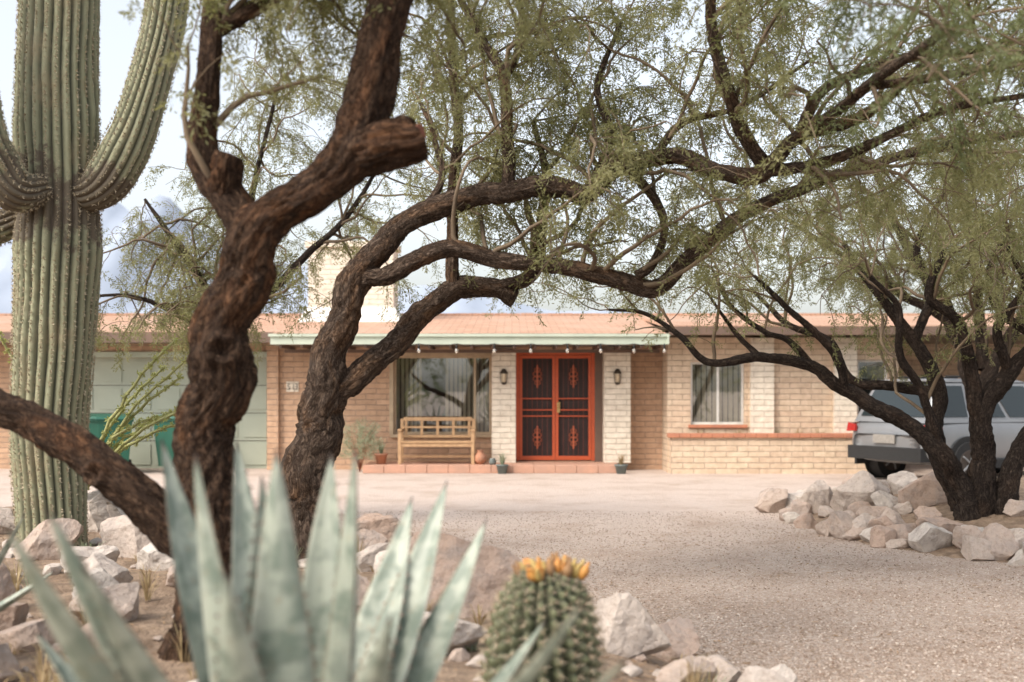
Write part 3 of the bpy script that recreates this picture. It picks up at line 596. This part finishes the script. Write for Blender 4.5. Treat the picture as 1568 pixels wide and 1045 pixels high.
for k,segs in enumerate(['afgcd','bc','abgcd']):
    x=-4.33+k*.072; z=1.545; Wd,Hh=.042,.05
    S_={'a':(0,Wd,2*Hh,2*Hh+.01),'g':(0,Wd,Hh,Hh+.01),'d':(0,Wd,0,.01),'f':(0,.01,Hh,2*Hh),'b':(Wd-.01,Wd,Hh,2*Hh),'c':(Wd-.01,Wd,0,Hh)}
    for s_ in segs: a,b,c_,d=S_[s_]; mb.box(x+a,x+b,21.968,21.974,z+c_,z+d)
mb.obj('digits',[M_metal],e)
e=empty('string_lights'); mb=MB(); pts=[]; bx=[-3.0,-2.35,-1.68,-1.0,-.32,.34,1.0,1.6,2.2,2.75]
for i in range(len(bx)-1):
    for k in range(6):
        t=k/6; pts.append((bx[i]*(1-t)+bx[i+1]*t,20.52,2.37-.035*4*t*(1-t)))
mb.tube(pts,.006,5); 
for x in bx: mb.tube([(x,20.52,2.37),(x,20.52,2.28)],[.014,.02],8)
mb.obj('cable',[M_black],e); mb=MB()
for x in bx: mb.lathe((x,20.52,2.23),[(.014,.05),(.028,.02),(.03,0),(.022,-.022),(0,-.034)],10)
m,nt,b,o=nodes('bulb_glass'); b.inputs['Base Color'].default_value=(.8,.76,.68,1); b.inputs['Roughness'].default_value=.08; b.inputs['Transmission Weight'].default_value=.7
mb.obj('bulbs',[m],e)
# ------------------------------------------------------------------ bench
e=empty('wooden_bench'); mb=MB(); X0,X1,Yf,Yb=-2.12,-.70,21.15,21.62; z=.15
for x in (X0,X1-.06): mb.box(x,x+.06,Yf,Yf+.06,z,z+.62); mb.box(x,x+.06,Yb,Yb+.05,z,z+.84); mb.box(x-.01,x+.07,Yf-.03,Yb+.02,z+.62,z+.655)
mb.box(X0+.06,X1-.06,Yf+.01,Yf+.045,z+.33,z+.40); mb.box(X0+.06,X1-.06,Yb+.005,Yb+.045,z+.80,z+.87); mb.box(X0+.06,X1-.06,Yb+.005,Yb+.045,z+.66,z+.70); mb.box(X0+.06,X1-.06,Yb+.005,Yb+.045,z+.48,z+.53)
for k in range(6): mb.box(X0+.03,X1-.03,Yf-.01+k*.08,Yf+.055+k*.08,z+.402,z+.427)
for k in range(0,17,4): 
    x=X0+.10+k*(X1-X0-.22)/16; mb.box(x-.02,x+.03,Yb+.013,Yb+.035,z+.53,z+.66); mb.box(x-.02,x+.03,Yb+.013,Yb+.035,z+.70,z+.80)
mb.box(X0+.06,X1-.06,Yf+.2,Yf+.24,z+.12,z+.16)
mb.obj('frame_and_slats',[M_wood],e,.004)
# ------------------------------------------------------------------ potted plants etc.
M_pale=tint_mat('pale_plant',(.16,.21,.12),(.36,.40,.28),trans=.3)
M_dry=tint_mat('dry_plant',(.30,.20,.10),(.42,.33,.18),trans=.2,tc2=(.3,.2,.08))
M_redp=tint_mat('red_bloom',(.35,.03,.01),(.45,.08,.02),trans=.2,tc2=(.5,.05,.02))
def blades(name,c,n,h,spread,w_,mat,parent,rng,curve=.5):
    V=[];T=[]
    for k in range(n):
        a=rng.uniform(0,6.28); L_=h*rng.uniform(.5,1.1); s_=spread*rng.uniform(.1,1); d=np.array([math.cos(a),math.sin(a),0]); sd_=np.array([-d[1],d[0],0])*w_*.5
        b=np.array(c)+d*rng.uniform(0,.02); p=[b,b+d*s_*.3+np.array([0,0,L_*.5]),b+d*s_*.7+np.array([0,0,L_*.85]),b+d*s_*(1+curve)+np.array([0,0,L_*(1-.2*curve)])]
        ws=[1,.9,.6,.05]
        for i in range(3): V+= [p[i]-sd_*ws[i],p[i]+sd_*ws[i],p[i+1]+sd_*ws[i+1],p[i+1]-sd_*ws[i+1]]; T+=[rng.uniform(0,1)]*4
    return npmesh(name,V,np.arange(len(V)).reshape(-1,4),[mat],parent,tint=T)
g=np.random.default_rng(4)
def pot(name,x,y,z,r0,h,mat,plant=None,ph=.3):
    e=empty(name); mb=MB(); mb.lathe((x,y,z),[(0,0),(r0*.68,0),(r0*.95,h*.85),(r0*1.08,h*.86),(r0*1.08,h),(r0*.9,h),(r0*.85,h*.85),(0,h*.85)],18); mb.obj('pot',[mat],e)
    if plant: blades('plant',(x,y,z+h*.8),45,ph,ph*.5,.012,plant,e,g)
pot('potted_plant',-.18,20.85,0,.11,.17,M_greypot,M_pale,.26); pot('potted_plant',2.0,20.85,0,.12,.17,M_greypot,M_dry,.28)
pot('potted_plant',-2.45,21.3,.15,.12,.2,M_terra,M_pale,.3)
e=empty('clay_urn'); mb=MB(); mb.lathe((-.6,21.25,.15),[(0,0),(.07,0),(.125,.08),(.12,.16),(.06,.22),(.06,.25),(.08,.27),(.05,.265),(.04,.2)],18); mb.obj('body',[M_terra],e)
e=empty('clay_urn'); mb=MB(); mb.lathe((-.36,21.1,.15),[(0,0),(.05,0),(.07,.05),(.05,.1),(.055,.12),(.03,.115)],14); mb.obj('body',[M_greypot],e)
e=empty('desert_shrub'); pos=[];dr=[]
for k in range(120):
    u=U(g); u[2]=abs(u[2]); q=np.array([-2.85,21.3,.25])+u*np.array([.32,.28,.65])*g.uniform(.4,1); pos.append(q); dr.append(u+np.array([0,0,.4]))
foliage('foliage',pos,dr,g,M_pale,e,1.1); mb=MB()
for k in range(14):
    u=U(g); mb.tube([(-2.85,21.3,0),(-2.85+u[0]*.15,21.3+u[1]*.1,.4),(-2.85+u[0]*.3,21.3+u[1]*.25,.75)],[.008,.006,.003],4)
mb.obj('stems',[nmat('red_stem',(.35,.13,.07),None,5,.8)],e)
e=empty('planter_plants')
for x in (3.5,4.2,4.9,5.3,5.7,6.6): blades('sprout',(x,21.13,.55),26,.3,.16,.012,M_dry if g.random()<.5 else M_pale,e,g)
mb=MB(); mb.box(3.1,6.92,21.05,21.1,.5,.56); mb.obj('soil',[M_soil],e)
# ------------------------------------------------------------------ trash bins
def bin_(x,y,rz):
    e=empty('green_trash_bin',(x,y,0),rz); mb=MB()
    vs=[]
    for z,s_ in ((.12,.23),(.6,.275),(.96,.30),(.96,.325),(1.0,.325)): vs+=[(-s_,-s_*1.15,z),(s_,-s_*1.15,z),(s_,s_*1.15,z),(-s_,s_*1.15,z)]
    fs=[(0,3,2,1)]
    for i in range(4):
        for k in range(4): a=i*4+k;b=i*4+(k+1)%4; fs.append((a,b,b+4,a+4))
    fs.append((16,17,18,19)); mb.add(vs,fs)
    mb.add([(-.34,-.4,1.003),(.34,-.4,1.003),(.34,.42,1.003),(-.34,.42,1.003),(-.31,-.36,1.05),(.31,-.36,1.05),(.29,.38,1.09),(-.29,.38,1.09)],[(0,1,5,4),(1,2,6,5),(2,3,7,6),(3,0,4,7),(4,5,6,7),(3,2,1,0)])
    mb.tube([(-.25,.42,1.0),(.25,.42,1.0)],.018,8); mb.obj('body',[M_bin],e,.012); mb=MB()
    for sx in (-.27,.27): mb.tube([(sx-.03,.3,.12),(sx+.03,.3,.12)],.12,16,sm=False)
    mb.tube([(-.25,.3,.12),(.25,.3,.12)],.015,6); mb.obj('wheels',[M_black],e)
bin_(-7.3,20.9,.35); bin_(-6.32,21.4,-.1); bin_(-7.85,21.2,.1)
# ------------------------------------------------------------------ SUV
M_silver=nmat('silver_paint',(.27,.275,.28),(.25,.255,.26),3,.35,metal=.4)
M_cglass,ntc,bc,oc=nodes('car_glass'); bc.inputs['Base Color'].default_value=(.02,.028,.03,1); bc.inputs['Roughness'].default_value=.06; bc.inputs['Specular IOR Level'].default_value=.5
M_tail=nmat('tail_light',(.38,.015,.01),None,30,.15)
e=empty('suv_car',(6.55,17.9,0),math.radians(26)); 
mb=MB(); st=[(0,.5,.80,.74),(.04,.36,1.0,.86),(.3,.30,1.04,.915),(1.0,.28,1.06,.925),(2.0,.28,1.05,.93),(3.1,.28,1.03,.925),(3.9,.28,.96,.90),(4.4,.32,.86,.82),(4.6,.45,.72,.66)]
n=12; vs=[];fs=[]
for x,zb,zt,hw in st:
    hgt=zt-zb
    half=[(hw*.82,zb),(hw*.97,zb+.1*hgt),(hw,zb+.35*hgt),(hw*.99,zb+.7*hgt),(hw*.95,zb+.92*hgt),(hw*.85,zt)]
    ring=[(a,b) for a,b in half]+[(-a,b) for a,b in half[::-1]]
    vs+=[(x,.92+a-.0,b) for a,b in ring]
for i in range(len(st)-1):
    for k in range(n): a=i*n+k;b=i*n+(k+1)%n; fs.append((a,b,b+n,a+n))
fs.append(tuple(range(n))); fs.append(tuple(range((len(st)-1)*n,len(st)*n))[::-1]); mb.add(vs,fs,0,True)
mb.obj('lower_body',[M_silver],e,sub=2)
def frus(mb,x0,x1,hw,z0,X0,X1,HW,z1,mi=0):
    mb.add([(x0,.92-hw,z0),(x1,.92-hw,z0),(x1,.92+hw,z0),(x0,.92+hw,z0),(X0,.92-HW,z1),(X1,.92-HW,z1),(X1,.92+HW,z1),(X0,.92+HW,z1)],[(0,1,5,4),(1,2,6,5),(2,3,7,6),(3,0,4,7),(4,5,6,7)],mi,False)
mb=MB(); frus(mb,.10,3.45,.86,1.0,.42,2.55,.68,1.66); frus(mb,.42,2.55,.68,1.66,.62,2.3,.58,1.72); mb.obj('cabin',[M_silver],e,.05)
mb=MB()
def lerp(a,b,t): return tuple(a[i]+(b[i]-a[i])*t for i in range(3))
def panel(A_,B_,C_,D_,n_off,u0,u1,v0,v1):
    q=[]
    for u,v in ((u0,v0),(u1,v0),(u1,v1),(u0,v1)):
        p=lerp(lerp(A_,B_,u),lerp(D_,C_,u),v); q.append(tuple(p[i]+n_off[i] for i in range(3)))
    mb.add(q,[(0,1,2,3)])
Ar,Br,Cr,Dr=(.10,.06,1.0),(3.45,.06,1.0),(2.55,.24,1.66),(.42,.24,1.66); off=(0,-.012,.004)
panel(Ar,Br,Cr,Dr,off,.06,.25,.14,.9); panel(Ar,Br,Cr,Dr,off,.28,.52,.12,.9); panel(Ar,Br,Cr,Dr,off,.55,.88,.12,.9)
Al=(.10,1.78,1.0);Bl=(3.45,1.78,1.0);Cl=(2.55,1.60,1.66);Dl=(.42,1.60,1.66)
panel(Al,Bl,Cl,Dl,(0,.012,.004),.06,.25,.14,.9); panel(Al,Bl,Cl,Dl,(0,.012,.004),.28,.52,.12,.9); panel(Al,Bl,Cl,Dl,(0,.012,.004),.55,.88,.12,.9)
panel((.10,1.78,1.0),(.10,.06,1.0),(.42,.24,1.66),(.42,1.60,1.66),(-.014,0,.006),.08,.92,.14,.9)
panel((3.45,.06,1.0),(3.45,1.78,1.0),(2.55,1.60,1.66),(2.55,.24,1.66),(.014,0,.01),.05,.95,.1,.92); mb.obj('windows',[M_cglass],e)
mb=MB(); mb.box(.30,.62,.30,1.54,1.665,1.70); mb.obj('rear_spoiler',[M_silver],e,.012)
mb=MB(); mb.box(-.06,.25,.10,1.74,.38,.60); mb.box(.2,4.3,-.015,.03,.26,.40); mb.box(.2,4.3,1.81,1.855,.26,.40)
for yy in (.3,1.54): mb.tube([(.7,yy,1.75),(2.3,yy,1.75)],.018,6)
for x in (.85,3.65):
    for yy in (-.018,1.858): mb.tube([(x,yy-.004,.36),(x,yy+.004,.36)],.43,28,sm=False)
mb.obj('black_trim',[M_black],e,.01)
for x in (.85,3.65):
    for yy in (.08,1.76):
        mb=MB(); mb.tube([(x,yy-.13,.35),(x,yy+.13,.35)],.35,28,sm=False); mb.tube([(x,yy-.14,.35),(x,yy+.14,.35)],.22,20,1,False)
        for k in range(5):
            a=k*2*math.pi/5; mb.tube([(x,yy-.145,.35),(x+.2*math.cos(a),yy-.145,.35+.2*math.sin(a))],.022,5,2)
        mb.obj('wheel',[M_black,M_metal,M_silver],e,.01)
mb=MB()
for yy,s_ in ((.02,1),(1.82,-1)):
    mb.add([(-.0,yy+s_*.24,.84),(.02,yy+s_*.02,.83),(.30,yy-s_*.032,.88),(.30,yy-s_*.03,.97),(.05,yy+s_*.03,.98),(.01,yy+s_*.24,.95)],[(0,1,4,5),(1,2,3,4)],0)
o_=mb.obj('tail_lights',[M_tail],e); sm_=o_.modifiers.new('s','SOLIDIFY'); sm_.thickness=.04
mb=MB(); mb.box(-.045,-.02,.68,1.16,.66,.80); mb.obj('number_plate',[nmat('plate_grey',(.30,.28,.25),None,30,.5)],e)
mb=MB(); mb.box(2.75,2.9,-.17,.02,1.02,1.16); mb.box(2.75,2.9,1.82,2.01,1.02,1.16); mb.box(1.15,1.32,-.025,.0,.86,.89); mb.box(2.2,2.37,-.025,.0,.86,.89); mb.obj('mirrors_handles',[M_silver],e,.015)

# ------------------------------------------------------------------ SAGUARO
m,nt,b,o=nodes('saguaro_skin'); at=nn(nt,'ShaderNodeAttribute',attribute_name='tint'); tc=nn(nt,'ShaderNodeTexCoord'); n_=nn(nt,'ShaderNodeTexNoise',Scale=3.0,Detail=8.0,Roughness=.75); nt.links.new(tc.outputs['Object'],n_.inputs['Vector'])
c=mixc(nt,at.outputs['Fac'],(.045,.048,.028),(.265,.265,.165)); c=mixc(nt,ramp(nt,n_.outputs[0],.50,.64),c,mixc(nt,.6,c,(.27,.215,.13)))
n3=nn(nt,'ShaderNodeTexNoise',Scale=5.0,Detail=7.0,Roughness=.7); nt.links.new(tc.outputs['Object'],n3.inputs['Vector'])
sp=nn(nt,'ShaderNodeSeparateXYZ'); nt.links.new(tc.outputs['Object'],sp.inputs[0])
band=ramp(nt,mth(nt,'ABSOLUTE',mth(nt,'SUBTRACT',sp.outputs[2],2.92)),.48,.12)
scar=mth(nt,'ADD',mth(nt,'MULTIPLY',band,.30),n3.outputs[0])
c=mixc(nt,mth(nt,'MULTIPLY',ramp(nt,scar,.65,.73),.85),c,(.085,.06,.042)); nt.links.new(c,b.inputs['Base Color']); b.inputs['Roughness'].default_value=.75; bump(nt,b,n_.outputs[0],.5,.02); M_sag=m
M_spine=nmat('cactus_spine',(.50,.43,.30),(.34,.27,.18),20,.7)
def cactus_limb(e,name,P,R,ribs,depth,seed,dens=.032,spl=.024):
    p,rr=resample(P,R,.03); ns=ribs*8; V=[];T=[]; SV=[]; rg=random.Random(seed); m=len(p); s=0
    u=(p[1]-p[0]).normalized().orthogonal().normalized(); nextd=[rg.random()*dens for _ in range(ribs)]
    for i in range(m):
        t=(p[min(i+1,m-1)]-p[max(i-1,0)]).normalized(); u=(u-t*u.dot(t)).normalized(); w_=t.cross(u)
        if i: s+=(p[i]-p[i-1]).length
        for k in range(ns):
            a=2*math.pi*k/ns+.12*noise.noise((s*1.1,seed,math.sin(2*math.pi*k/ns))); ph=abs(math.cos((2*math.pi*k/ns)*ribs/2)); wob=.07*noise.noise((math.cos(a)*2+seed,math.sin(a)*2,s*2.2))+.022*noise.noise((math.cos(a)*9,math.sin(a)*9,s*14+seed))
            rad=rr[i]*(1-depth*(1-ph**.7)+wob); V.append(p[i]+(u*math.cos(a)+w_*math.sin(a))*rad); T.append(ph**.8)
        for k in range(ribs):
            nextd[k]-=.03
            while nextd[k]<0:
                nextd[k]+=dens*rg.uniform(.8,1.2); a=2*math.pi*k/ribs; a+=.12*noise.noise((s*1.1,seed,math.sin(a))); d=u*math.cos(a)+w_*math.sin(a); c0=p[i]+d*rr[i]*1.0+t*rg.uniform(-.012,.012)
                sd2=d.cross(t)
                for q in range(6):
                    dd=(d*.6+sd2*rg.uniform(-1,1)+t*rg.uniform(-1,1)).normalized(); pe=dd.orthogonal().normalized()*.0035; L_=spl*rg.uniform(.6,1.3)
                    SV+=[c0-pe,c0+pe,c0+dd*L_]
    i0=(np.arange(m-1)[:,None]*ns+np.arange(ns)[None]).ravel(); i1=(np.arange(m-1)[:,None]*ns+((np.arange(ns)+1)%ns)[None]).ravel()
    npmesh(name,[v[:] for v in V],np.stack([i0,i1,i1+ns,i0+ns],1),[M_sag],e,tint=T,smooth=True)
    npmesh(name+'_spines',[v[:] for v in SV],np.arange(len(SV)).reshape(-1,3),[M_spine],e)
e=empty('saguaro_cactus')
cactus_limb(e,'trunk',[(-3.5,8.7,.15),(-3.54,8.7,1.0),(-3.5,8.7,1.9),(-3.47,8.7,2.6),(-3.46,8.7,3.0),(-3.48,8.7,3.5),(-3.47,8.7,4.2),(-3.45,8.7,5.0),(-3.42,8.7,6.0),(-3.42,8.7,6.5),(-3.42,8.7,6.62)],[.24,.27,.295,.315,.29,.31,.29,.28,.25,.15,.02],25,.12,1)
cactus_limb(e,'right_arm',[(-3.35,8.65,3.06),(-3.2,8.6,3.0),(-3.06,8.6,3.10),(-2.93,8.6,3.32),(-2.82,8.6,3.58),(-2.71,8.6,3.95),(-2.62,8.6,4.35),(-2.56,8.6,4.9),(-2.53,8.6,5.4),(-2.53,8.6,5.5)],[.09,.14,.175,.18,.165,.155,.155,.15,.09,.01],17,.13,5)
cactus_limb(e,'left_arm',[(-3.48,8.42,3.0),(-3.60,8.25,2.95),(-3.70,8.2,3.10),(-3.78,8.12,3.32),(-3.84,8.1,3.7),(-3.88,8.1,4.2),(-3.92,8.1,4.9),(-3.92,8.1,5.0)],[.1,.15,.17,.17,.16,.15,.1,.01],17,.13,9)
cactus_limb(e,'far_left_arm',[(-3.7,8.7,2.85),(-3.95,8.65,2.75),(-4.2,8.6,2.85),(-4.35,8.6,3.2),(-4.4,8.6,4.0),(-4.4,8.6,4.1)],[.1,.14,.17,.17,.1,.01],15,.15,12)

# ------------------------------------------------------------------ ocotillo
e=empty('ocotillo'); mb=MB(); pos=[];dr=[]; gg=np.random.default_rng(6)
ends_=[(-2.62,9.4,1.80),(-2.75,9.5,1.62),(-2.5,9.3,1.45),(-2.8,9.4,1.92),(-2.95,9.6,1.7),(-2.7,9.5,1.25),(-4.3,9.5,2.0),(-4.6,9.6,1.7),(-2.9,9.2,1.30),(-2.75,9.6,1.38),(-4.1,9.4,1.6)]
for q in ends_:
    b0=np.array([-3.8,9.7,.5]); q=np.array(q); pts=[]
    for k in range(15):
        t=k/14; p_=b0*(1-t)+q*t+np.array([0,0,.16*math.sin(math.pi*t)])+gg.normal(size=3)*.008; pts.append(p_)
    mb.tube([tuple(x) for x in pts],[.02*(1-.5*k/14) for k in range(15)],6)
    for k in range(2,15):
        for _ in range(7): pos.append(pts[k]+gg.normal(size=3)*.012); d=U(gg)+np.array([.1,0,.5]); dr.append(d)
mb.tube([(-3.8,9.7,.1),(-3.8,9.7,.55)],[.07,.06],10)
mb.obj('stems',[nmat('ocotillo_stem',(.38,.38,.16),None,8,.8)],e)
SL=[]
for i in range(3):
    g2=np.random.default_rng(90+i); q=[]
    for k in range(5):
        d=U(g2); d[0]=abs(d[0]); s_=np.cross(d,U(g2)); s_/=np.linalg.norm(s_); q.append([np.zeros(3),d*.015+s_*.005,d*.028,d*.015-s_*.005])
    SL.append(np.array(q))
foliage('leaves',pos,dr,gg,tint_mat('ocotillo_leaf',(.32,.35,.10),(.50,.50,.2),trans=.3),e,1.1,SL)

# ------------------------------------------------------------------ AGAVE
m,nt,b,o=nodes('agave_skin'); at=nn(nt,'ShaderNodeAttribute',attribute_name='bark'); sp=nn(nt,'ShaderNodeSeparateXYZ'); nt.links.new(at.outputs['Vector'],sp.inputs[0])
def an(sx,sy,sc,d=4.0):
    n_=nn(nt,'ShaderNodeTexNoise',Scale=sc,Detail=d,Roughness=.5); mp=nn(nt,'ShaderNodeMapping'); mp.inputs['Scale'].default_value=(sx,sy,1); nt.links.new(at.outputs['Vector'],mp.inputs[0]); nt.links.new(mp.outputs[0],n_.inputs['Vector']); return n_.outputs[0]
c=mixc(nt,ramp(nt,an(.35,2.2,2.2),.42,.58),(.165,.20,.155),(.36,.385,.31))
c=mixc(nt,mth(nt,'MULTIPLY',ramp(nt,an(.5,.6,3.0),.45,.65),.45),c,(.40,.42,.355))
c=mixc(nt,mth(nt,'MULTIPLY',ramp(nt,an(6,.5,3.0,6.0),.45,.7),.3),c,(.15,.185,.15))
ab=mth(nt,'ABSOLUTE',sp.outputs[0]); c=mixc(nt,ramp(nt,ab,.95,1.0),c,(.26,.21,.14))
c=mixc(nt,ramp(nt,sp.outputs[2],.965,.99),c,(.06,.04,.03))
tc=nn(nt,'ShaderNodeTexCoord'); n4=nn(nt,'ShaderNodeTexNoise',Scale=30.0,Detail=7.0); nt.links.new(tc.outputs['Object'],n4.inputs['Vector'])
c=mixc(nt,mth(nt,'MULTIPLY',ramp(nt,n4.outputs[0],.60,.70),.5),c,(.27,.23,.15)); nt.links.new(c,b.inputs['Base Color']); b.inputs['Roughness'].default_value=.5; M_agave=m
def agave(name,base,leaves,seed,ws_=1.0):
    e=empty(name); rg=random.Random(seed); V=[];F=[];B_=[]; base=Vector(base); TV=[]
    for li,(tip,wd,bow) in enumerate(leaves):
        wd*=ws_
        tip=Vector(tip); out=Vector((tip.x-base.x,tip.y-base.y,0)); out=out.normalized() if out.length>.02 else Vector((0,-1,0))
        st_=base+out*.09+Vector((0,0,rg.uniform(0,.12))); ctl=st_.lerp(tip,.45)+out*bow-Vector((0,0,bow*.4)); NS=26; NW=9; o0=len(V)
        tws=rg.uniform(-.25,.25)
        for i in range(NS+1):
            t=i/NS; p=st_*(1-t)**2+ctl*2*t*(1-t)+tip*t*t; tg=((ctl-st_)*(1-t)+(tip-ctl)*t).normalized()
            side=tg.cross(out).normalized() if abs(tg.dot(out))<.99 else Vector((1,0,0)); side=Matrix.Rotation(tws*t,3,tg)@side; nrm=side.cross(tg).normalized()
            if nrm.dot(out)>0: nrm=-nrm
            wv=wd*.5*(.66+.34*math.sin(min(t/.42,1)*math.pi/2))*(1-max(0,(t-.42)/.58)**1.7)+.0015
            wv*=1+.03*math.sin(t*17+li)
            ch=.42*(1-t*.3); th=.026*(1-t)**.7+.003
            for k in range(NW):
                s_=-1+2*k/(NW-1); V.append(p+side*wv*s_+nrm*(ch*wv*s_*s_)); B_.append((s_,t*3+li*5.3,t))
            for k in range(NW):
                s_=1-2*k/(NW-1); V.append(p+side*wv*s_+nrm*(ch*wv*s_*s_-th*(1-s_*s_)-.001)); B_.append((s_,t*3+li*5.3+2.5,t))
            if 1<i<NS-1:
                for sg in (-1,1):
                    c0=p+side*wv*sg+nrm*ch*wv; TV+=[c0-tg*.006,c0+tg*.006,c0+side*sg*.011+tg*rg.uniform(-.003,.006)]
        n_=2*NW
        for i in range(NS):
            for k in range(n_): a=o0+i*n_+k; b2=o0+i*n_+(k+1)%n_; F.append((a,b2,b2+n_,a+n_))
    npmesh('leaves',[v[:] for v in V],F,[M_agave],e,vec=B_,smooth=True)
    npmesh('leaf_teeth',[v[:] for v in TV],np.arange(len(TV)).reshape(-1,3),[M_dfascia],e)
    mb=MB(); mb.lathe(tuple(base-Vector((0,0,.15))),[(.13,0),(.13,.2),(.08,.35),(0,.45)],16); mb.obj('core',[M_agave],e)
agave('agave',(-.56,2.9,.22),[((-.98,2.2,1.25),.125,.10),((-.96,2.35,1.262),.12,.08),((-.97,3.15,1.37),.125,.05),((-.745,2.68,1.355),.12,.05),((-.80,3.3,1.36),.11,.04),((-.58,2.80,1.36),.13,.02),((-.50,3.15,1.33),.11,.02),((-.415,3.0,1.35),.115,.04),
  ((-.315,3.6,1.17),.12,.05),((-.205,3.6,1.22),.12,.06),((-.078,3.5,1.11),.12,.08),((.147,2.3,1.08),.10,.10),((.228,2.2,.99),.10,.10),((-.25,2.35,1.04),.10,.07),((-1.12,2.35,.95),.12,.1),((-.95,3.5,1.1),.12,.1),((-.3,3.6,1.0),.12,.1),((-.62,2.45,1.12),.11,.06),((.1,3.4,.82),.11,.1),((-1.3,3.1,.85),.12,.1),((-.66,3.0,1.28),.10,.01),((-.85,2.3,.9),.12,.08),((-.85,2.25,1.16),.11,.06)],3,1.38)
agave('agave',(-2.65,4.9,.28),[((-2.25,4.7,1.05),.09,.05),((-2.1,4.9,.98),.09,.06),((-2.5,4.7,1.1),.09,.03),((-2.3,4.5,.8),.09,.05),((-3.0,4.8,.95),.09,.05),((-2.7,5.2,1.05),.09,.03),((-2.05,5.1,.7),.09,.05)],8)

# ------------------------------------------------------------------ BARREL CACTUS
e=empty('barrel_cactus'); bx_,by_,bz_=.10,4.15,.16; RB=22; prof=[(.10,0),(.155,.08),(.19,.2),(.203,.32),(.195,.42),(.175,.52),(.145,.60),(.108,.66),(.07,.69),(.02,.695)]
pp=[]
for i in range(len(prof)-1):
    for k in range(8): t=k/8; pp.append((prof[i][0]*(1-t)+prof[i+1][0]*t,prof[i][1]*(1-t)+prof[i+1][1]*t))
pp.append(prof[-1]); NSB=RB*8; V=[];T=[];SV=[];rg=random.Random(2)
s=0
for i,(r_,z_) in enumerate(pp):
    if i: s+=math.hypot(r_-pp[i-1][0],z_-pp[i-1][1])
    for k in range(NSB):
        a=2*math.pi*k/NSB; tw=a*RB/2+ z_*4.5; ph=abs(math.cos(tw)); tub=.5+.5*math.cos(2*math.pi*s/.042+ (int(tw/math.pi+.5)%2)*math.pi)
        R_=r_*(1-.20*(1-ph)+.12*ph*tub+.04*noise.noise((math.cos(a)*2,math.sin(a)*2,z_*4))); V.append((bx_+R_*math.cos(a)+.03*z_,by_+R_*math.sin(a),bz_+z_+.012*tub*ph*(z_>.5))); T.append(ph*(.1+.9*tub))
m_=len(pp); i0=(np.arange(m_-1)[:,None]*NSB+np.arange(NSB)[None]).ravel(); i1=(np.arange(m_-1)[:,None]*NSB+((np.arange(NSB)+1)%NSB)[None]).ravel()
M_bar=tint_mat('barrel_skin',(.03,.036,.018),(.17,.185,.095),(.14,.13,.08),nscale=22,rough=.7)
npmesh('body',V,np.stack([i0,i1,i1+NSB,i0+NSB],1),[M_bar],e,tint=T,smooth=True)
s=0
for i,(r_,z_) in enumerate(pp):
    ds=math.hypot(r_-pp[i-1][0],z_-pp[i-1][1]) if i else 0; s+=ds
    for k in range(RB):
        par=k%2
        if i and int(s/.042+par*.5)!=int((s-ds)/.042+par*.5):
            a=(2*k*math.pi/RB)-z_*4.5*2/RB; d=Vector((math.cos(a),math.sin(a),.1+1.2*max(0,z_-.45)/.25)).normalized(); c0=Vector((bx_+r_*1.10*math.cos(a)+.03*z_,by_+r_*1.10*math.sin(a),bz_+z_))
            for q in range(13):
                dd=(d*.6+Vector((rg.uniform(-1,1),rg.uniform(-1,1),rg.uniform(-1,1)))*.9).normalized(); pe=dd.orthogonal().normalized()*.002; L_=rg.uniform(.02,.038); SV+=[c0-pe,c0+pe,c0+dd*L_]
npmesh('spines',[v[:] for v in SV],np.arange(len(SV)).reshape(-1,3),[nmat('barrel_spine',(.42,.36,.26),(.34,.24,.15),30,.6)],e)
mb=MB()
for k in range(46):
    a=rg.uniform(0,6.28); rd=.12*math.sqrt(rg.random()); h0=.665+.03*(1-rd/.12); x=bx_+.035+rd*math.cos(a); y=by_+rd*math.sin(a); sc_=rg.uniform(.5,.95); lx=math.cos(a)*rd*.2; ly=math.sin(a)*rd*.2
    P_=[(x+lx*t,y+ly*t,bz_+h0+.05*sc_*t) for t in (0,.3,.7,1,1.15,1.4)]; mb.tube(P_,[.012*sc_,.02*sc_,.021*sc_,.013*sc_,.005,.007],8,rg.choice([0,0,1,2,2]))
mb.obj('fruits',[nmat('orange_fruit',(.50,.20,.04),(.52,.27,.07),30,.6),nmat('yellow_fruit',(.48,.34,.11),None,30,.6),nmat('dry_fruit',(.22,.12,.055),(.32,.19,.09),30,.85)],e)

# ------------------------------------------------------------------ dry weeds in bed
e=empty('dry_grass')
for k in range(120):
    x=g.uniform(-3.6,1.1); y=g.uniform(4.3,9)
    if hl(x,y)>.05: blades('tuft',(x,y,terrain(x,y)),22,g.uniform(.06,.24),.12,.006,M_dry if g.random()<.7 else M_pale,e,g)
e=empty('red_flowering_plant')
for k in range(9): blades('bloom',(-1.72+g.uniform(-.12,.12),4.4+g.uniform(-.1,.1),.28),10,.17,.12,.012,M_redp if k%4==0 else M_dry,e,g)
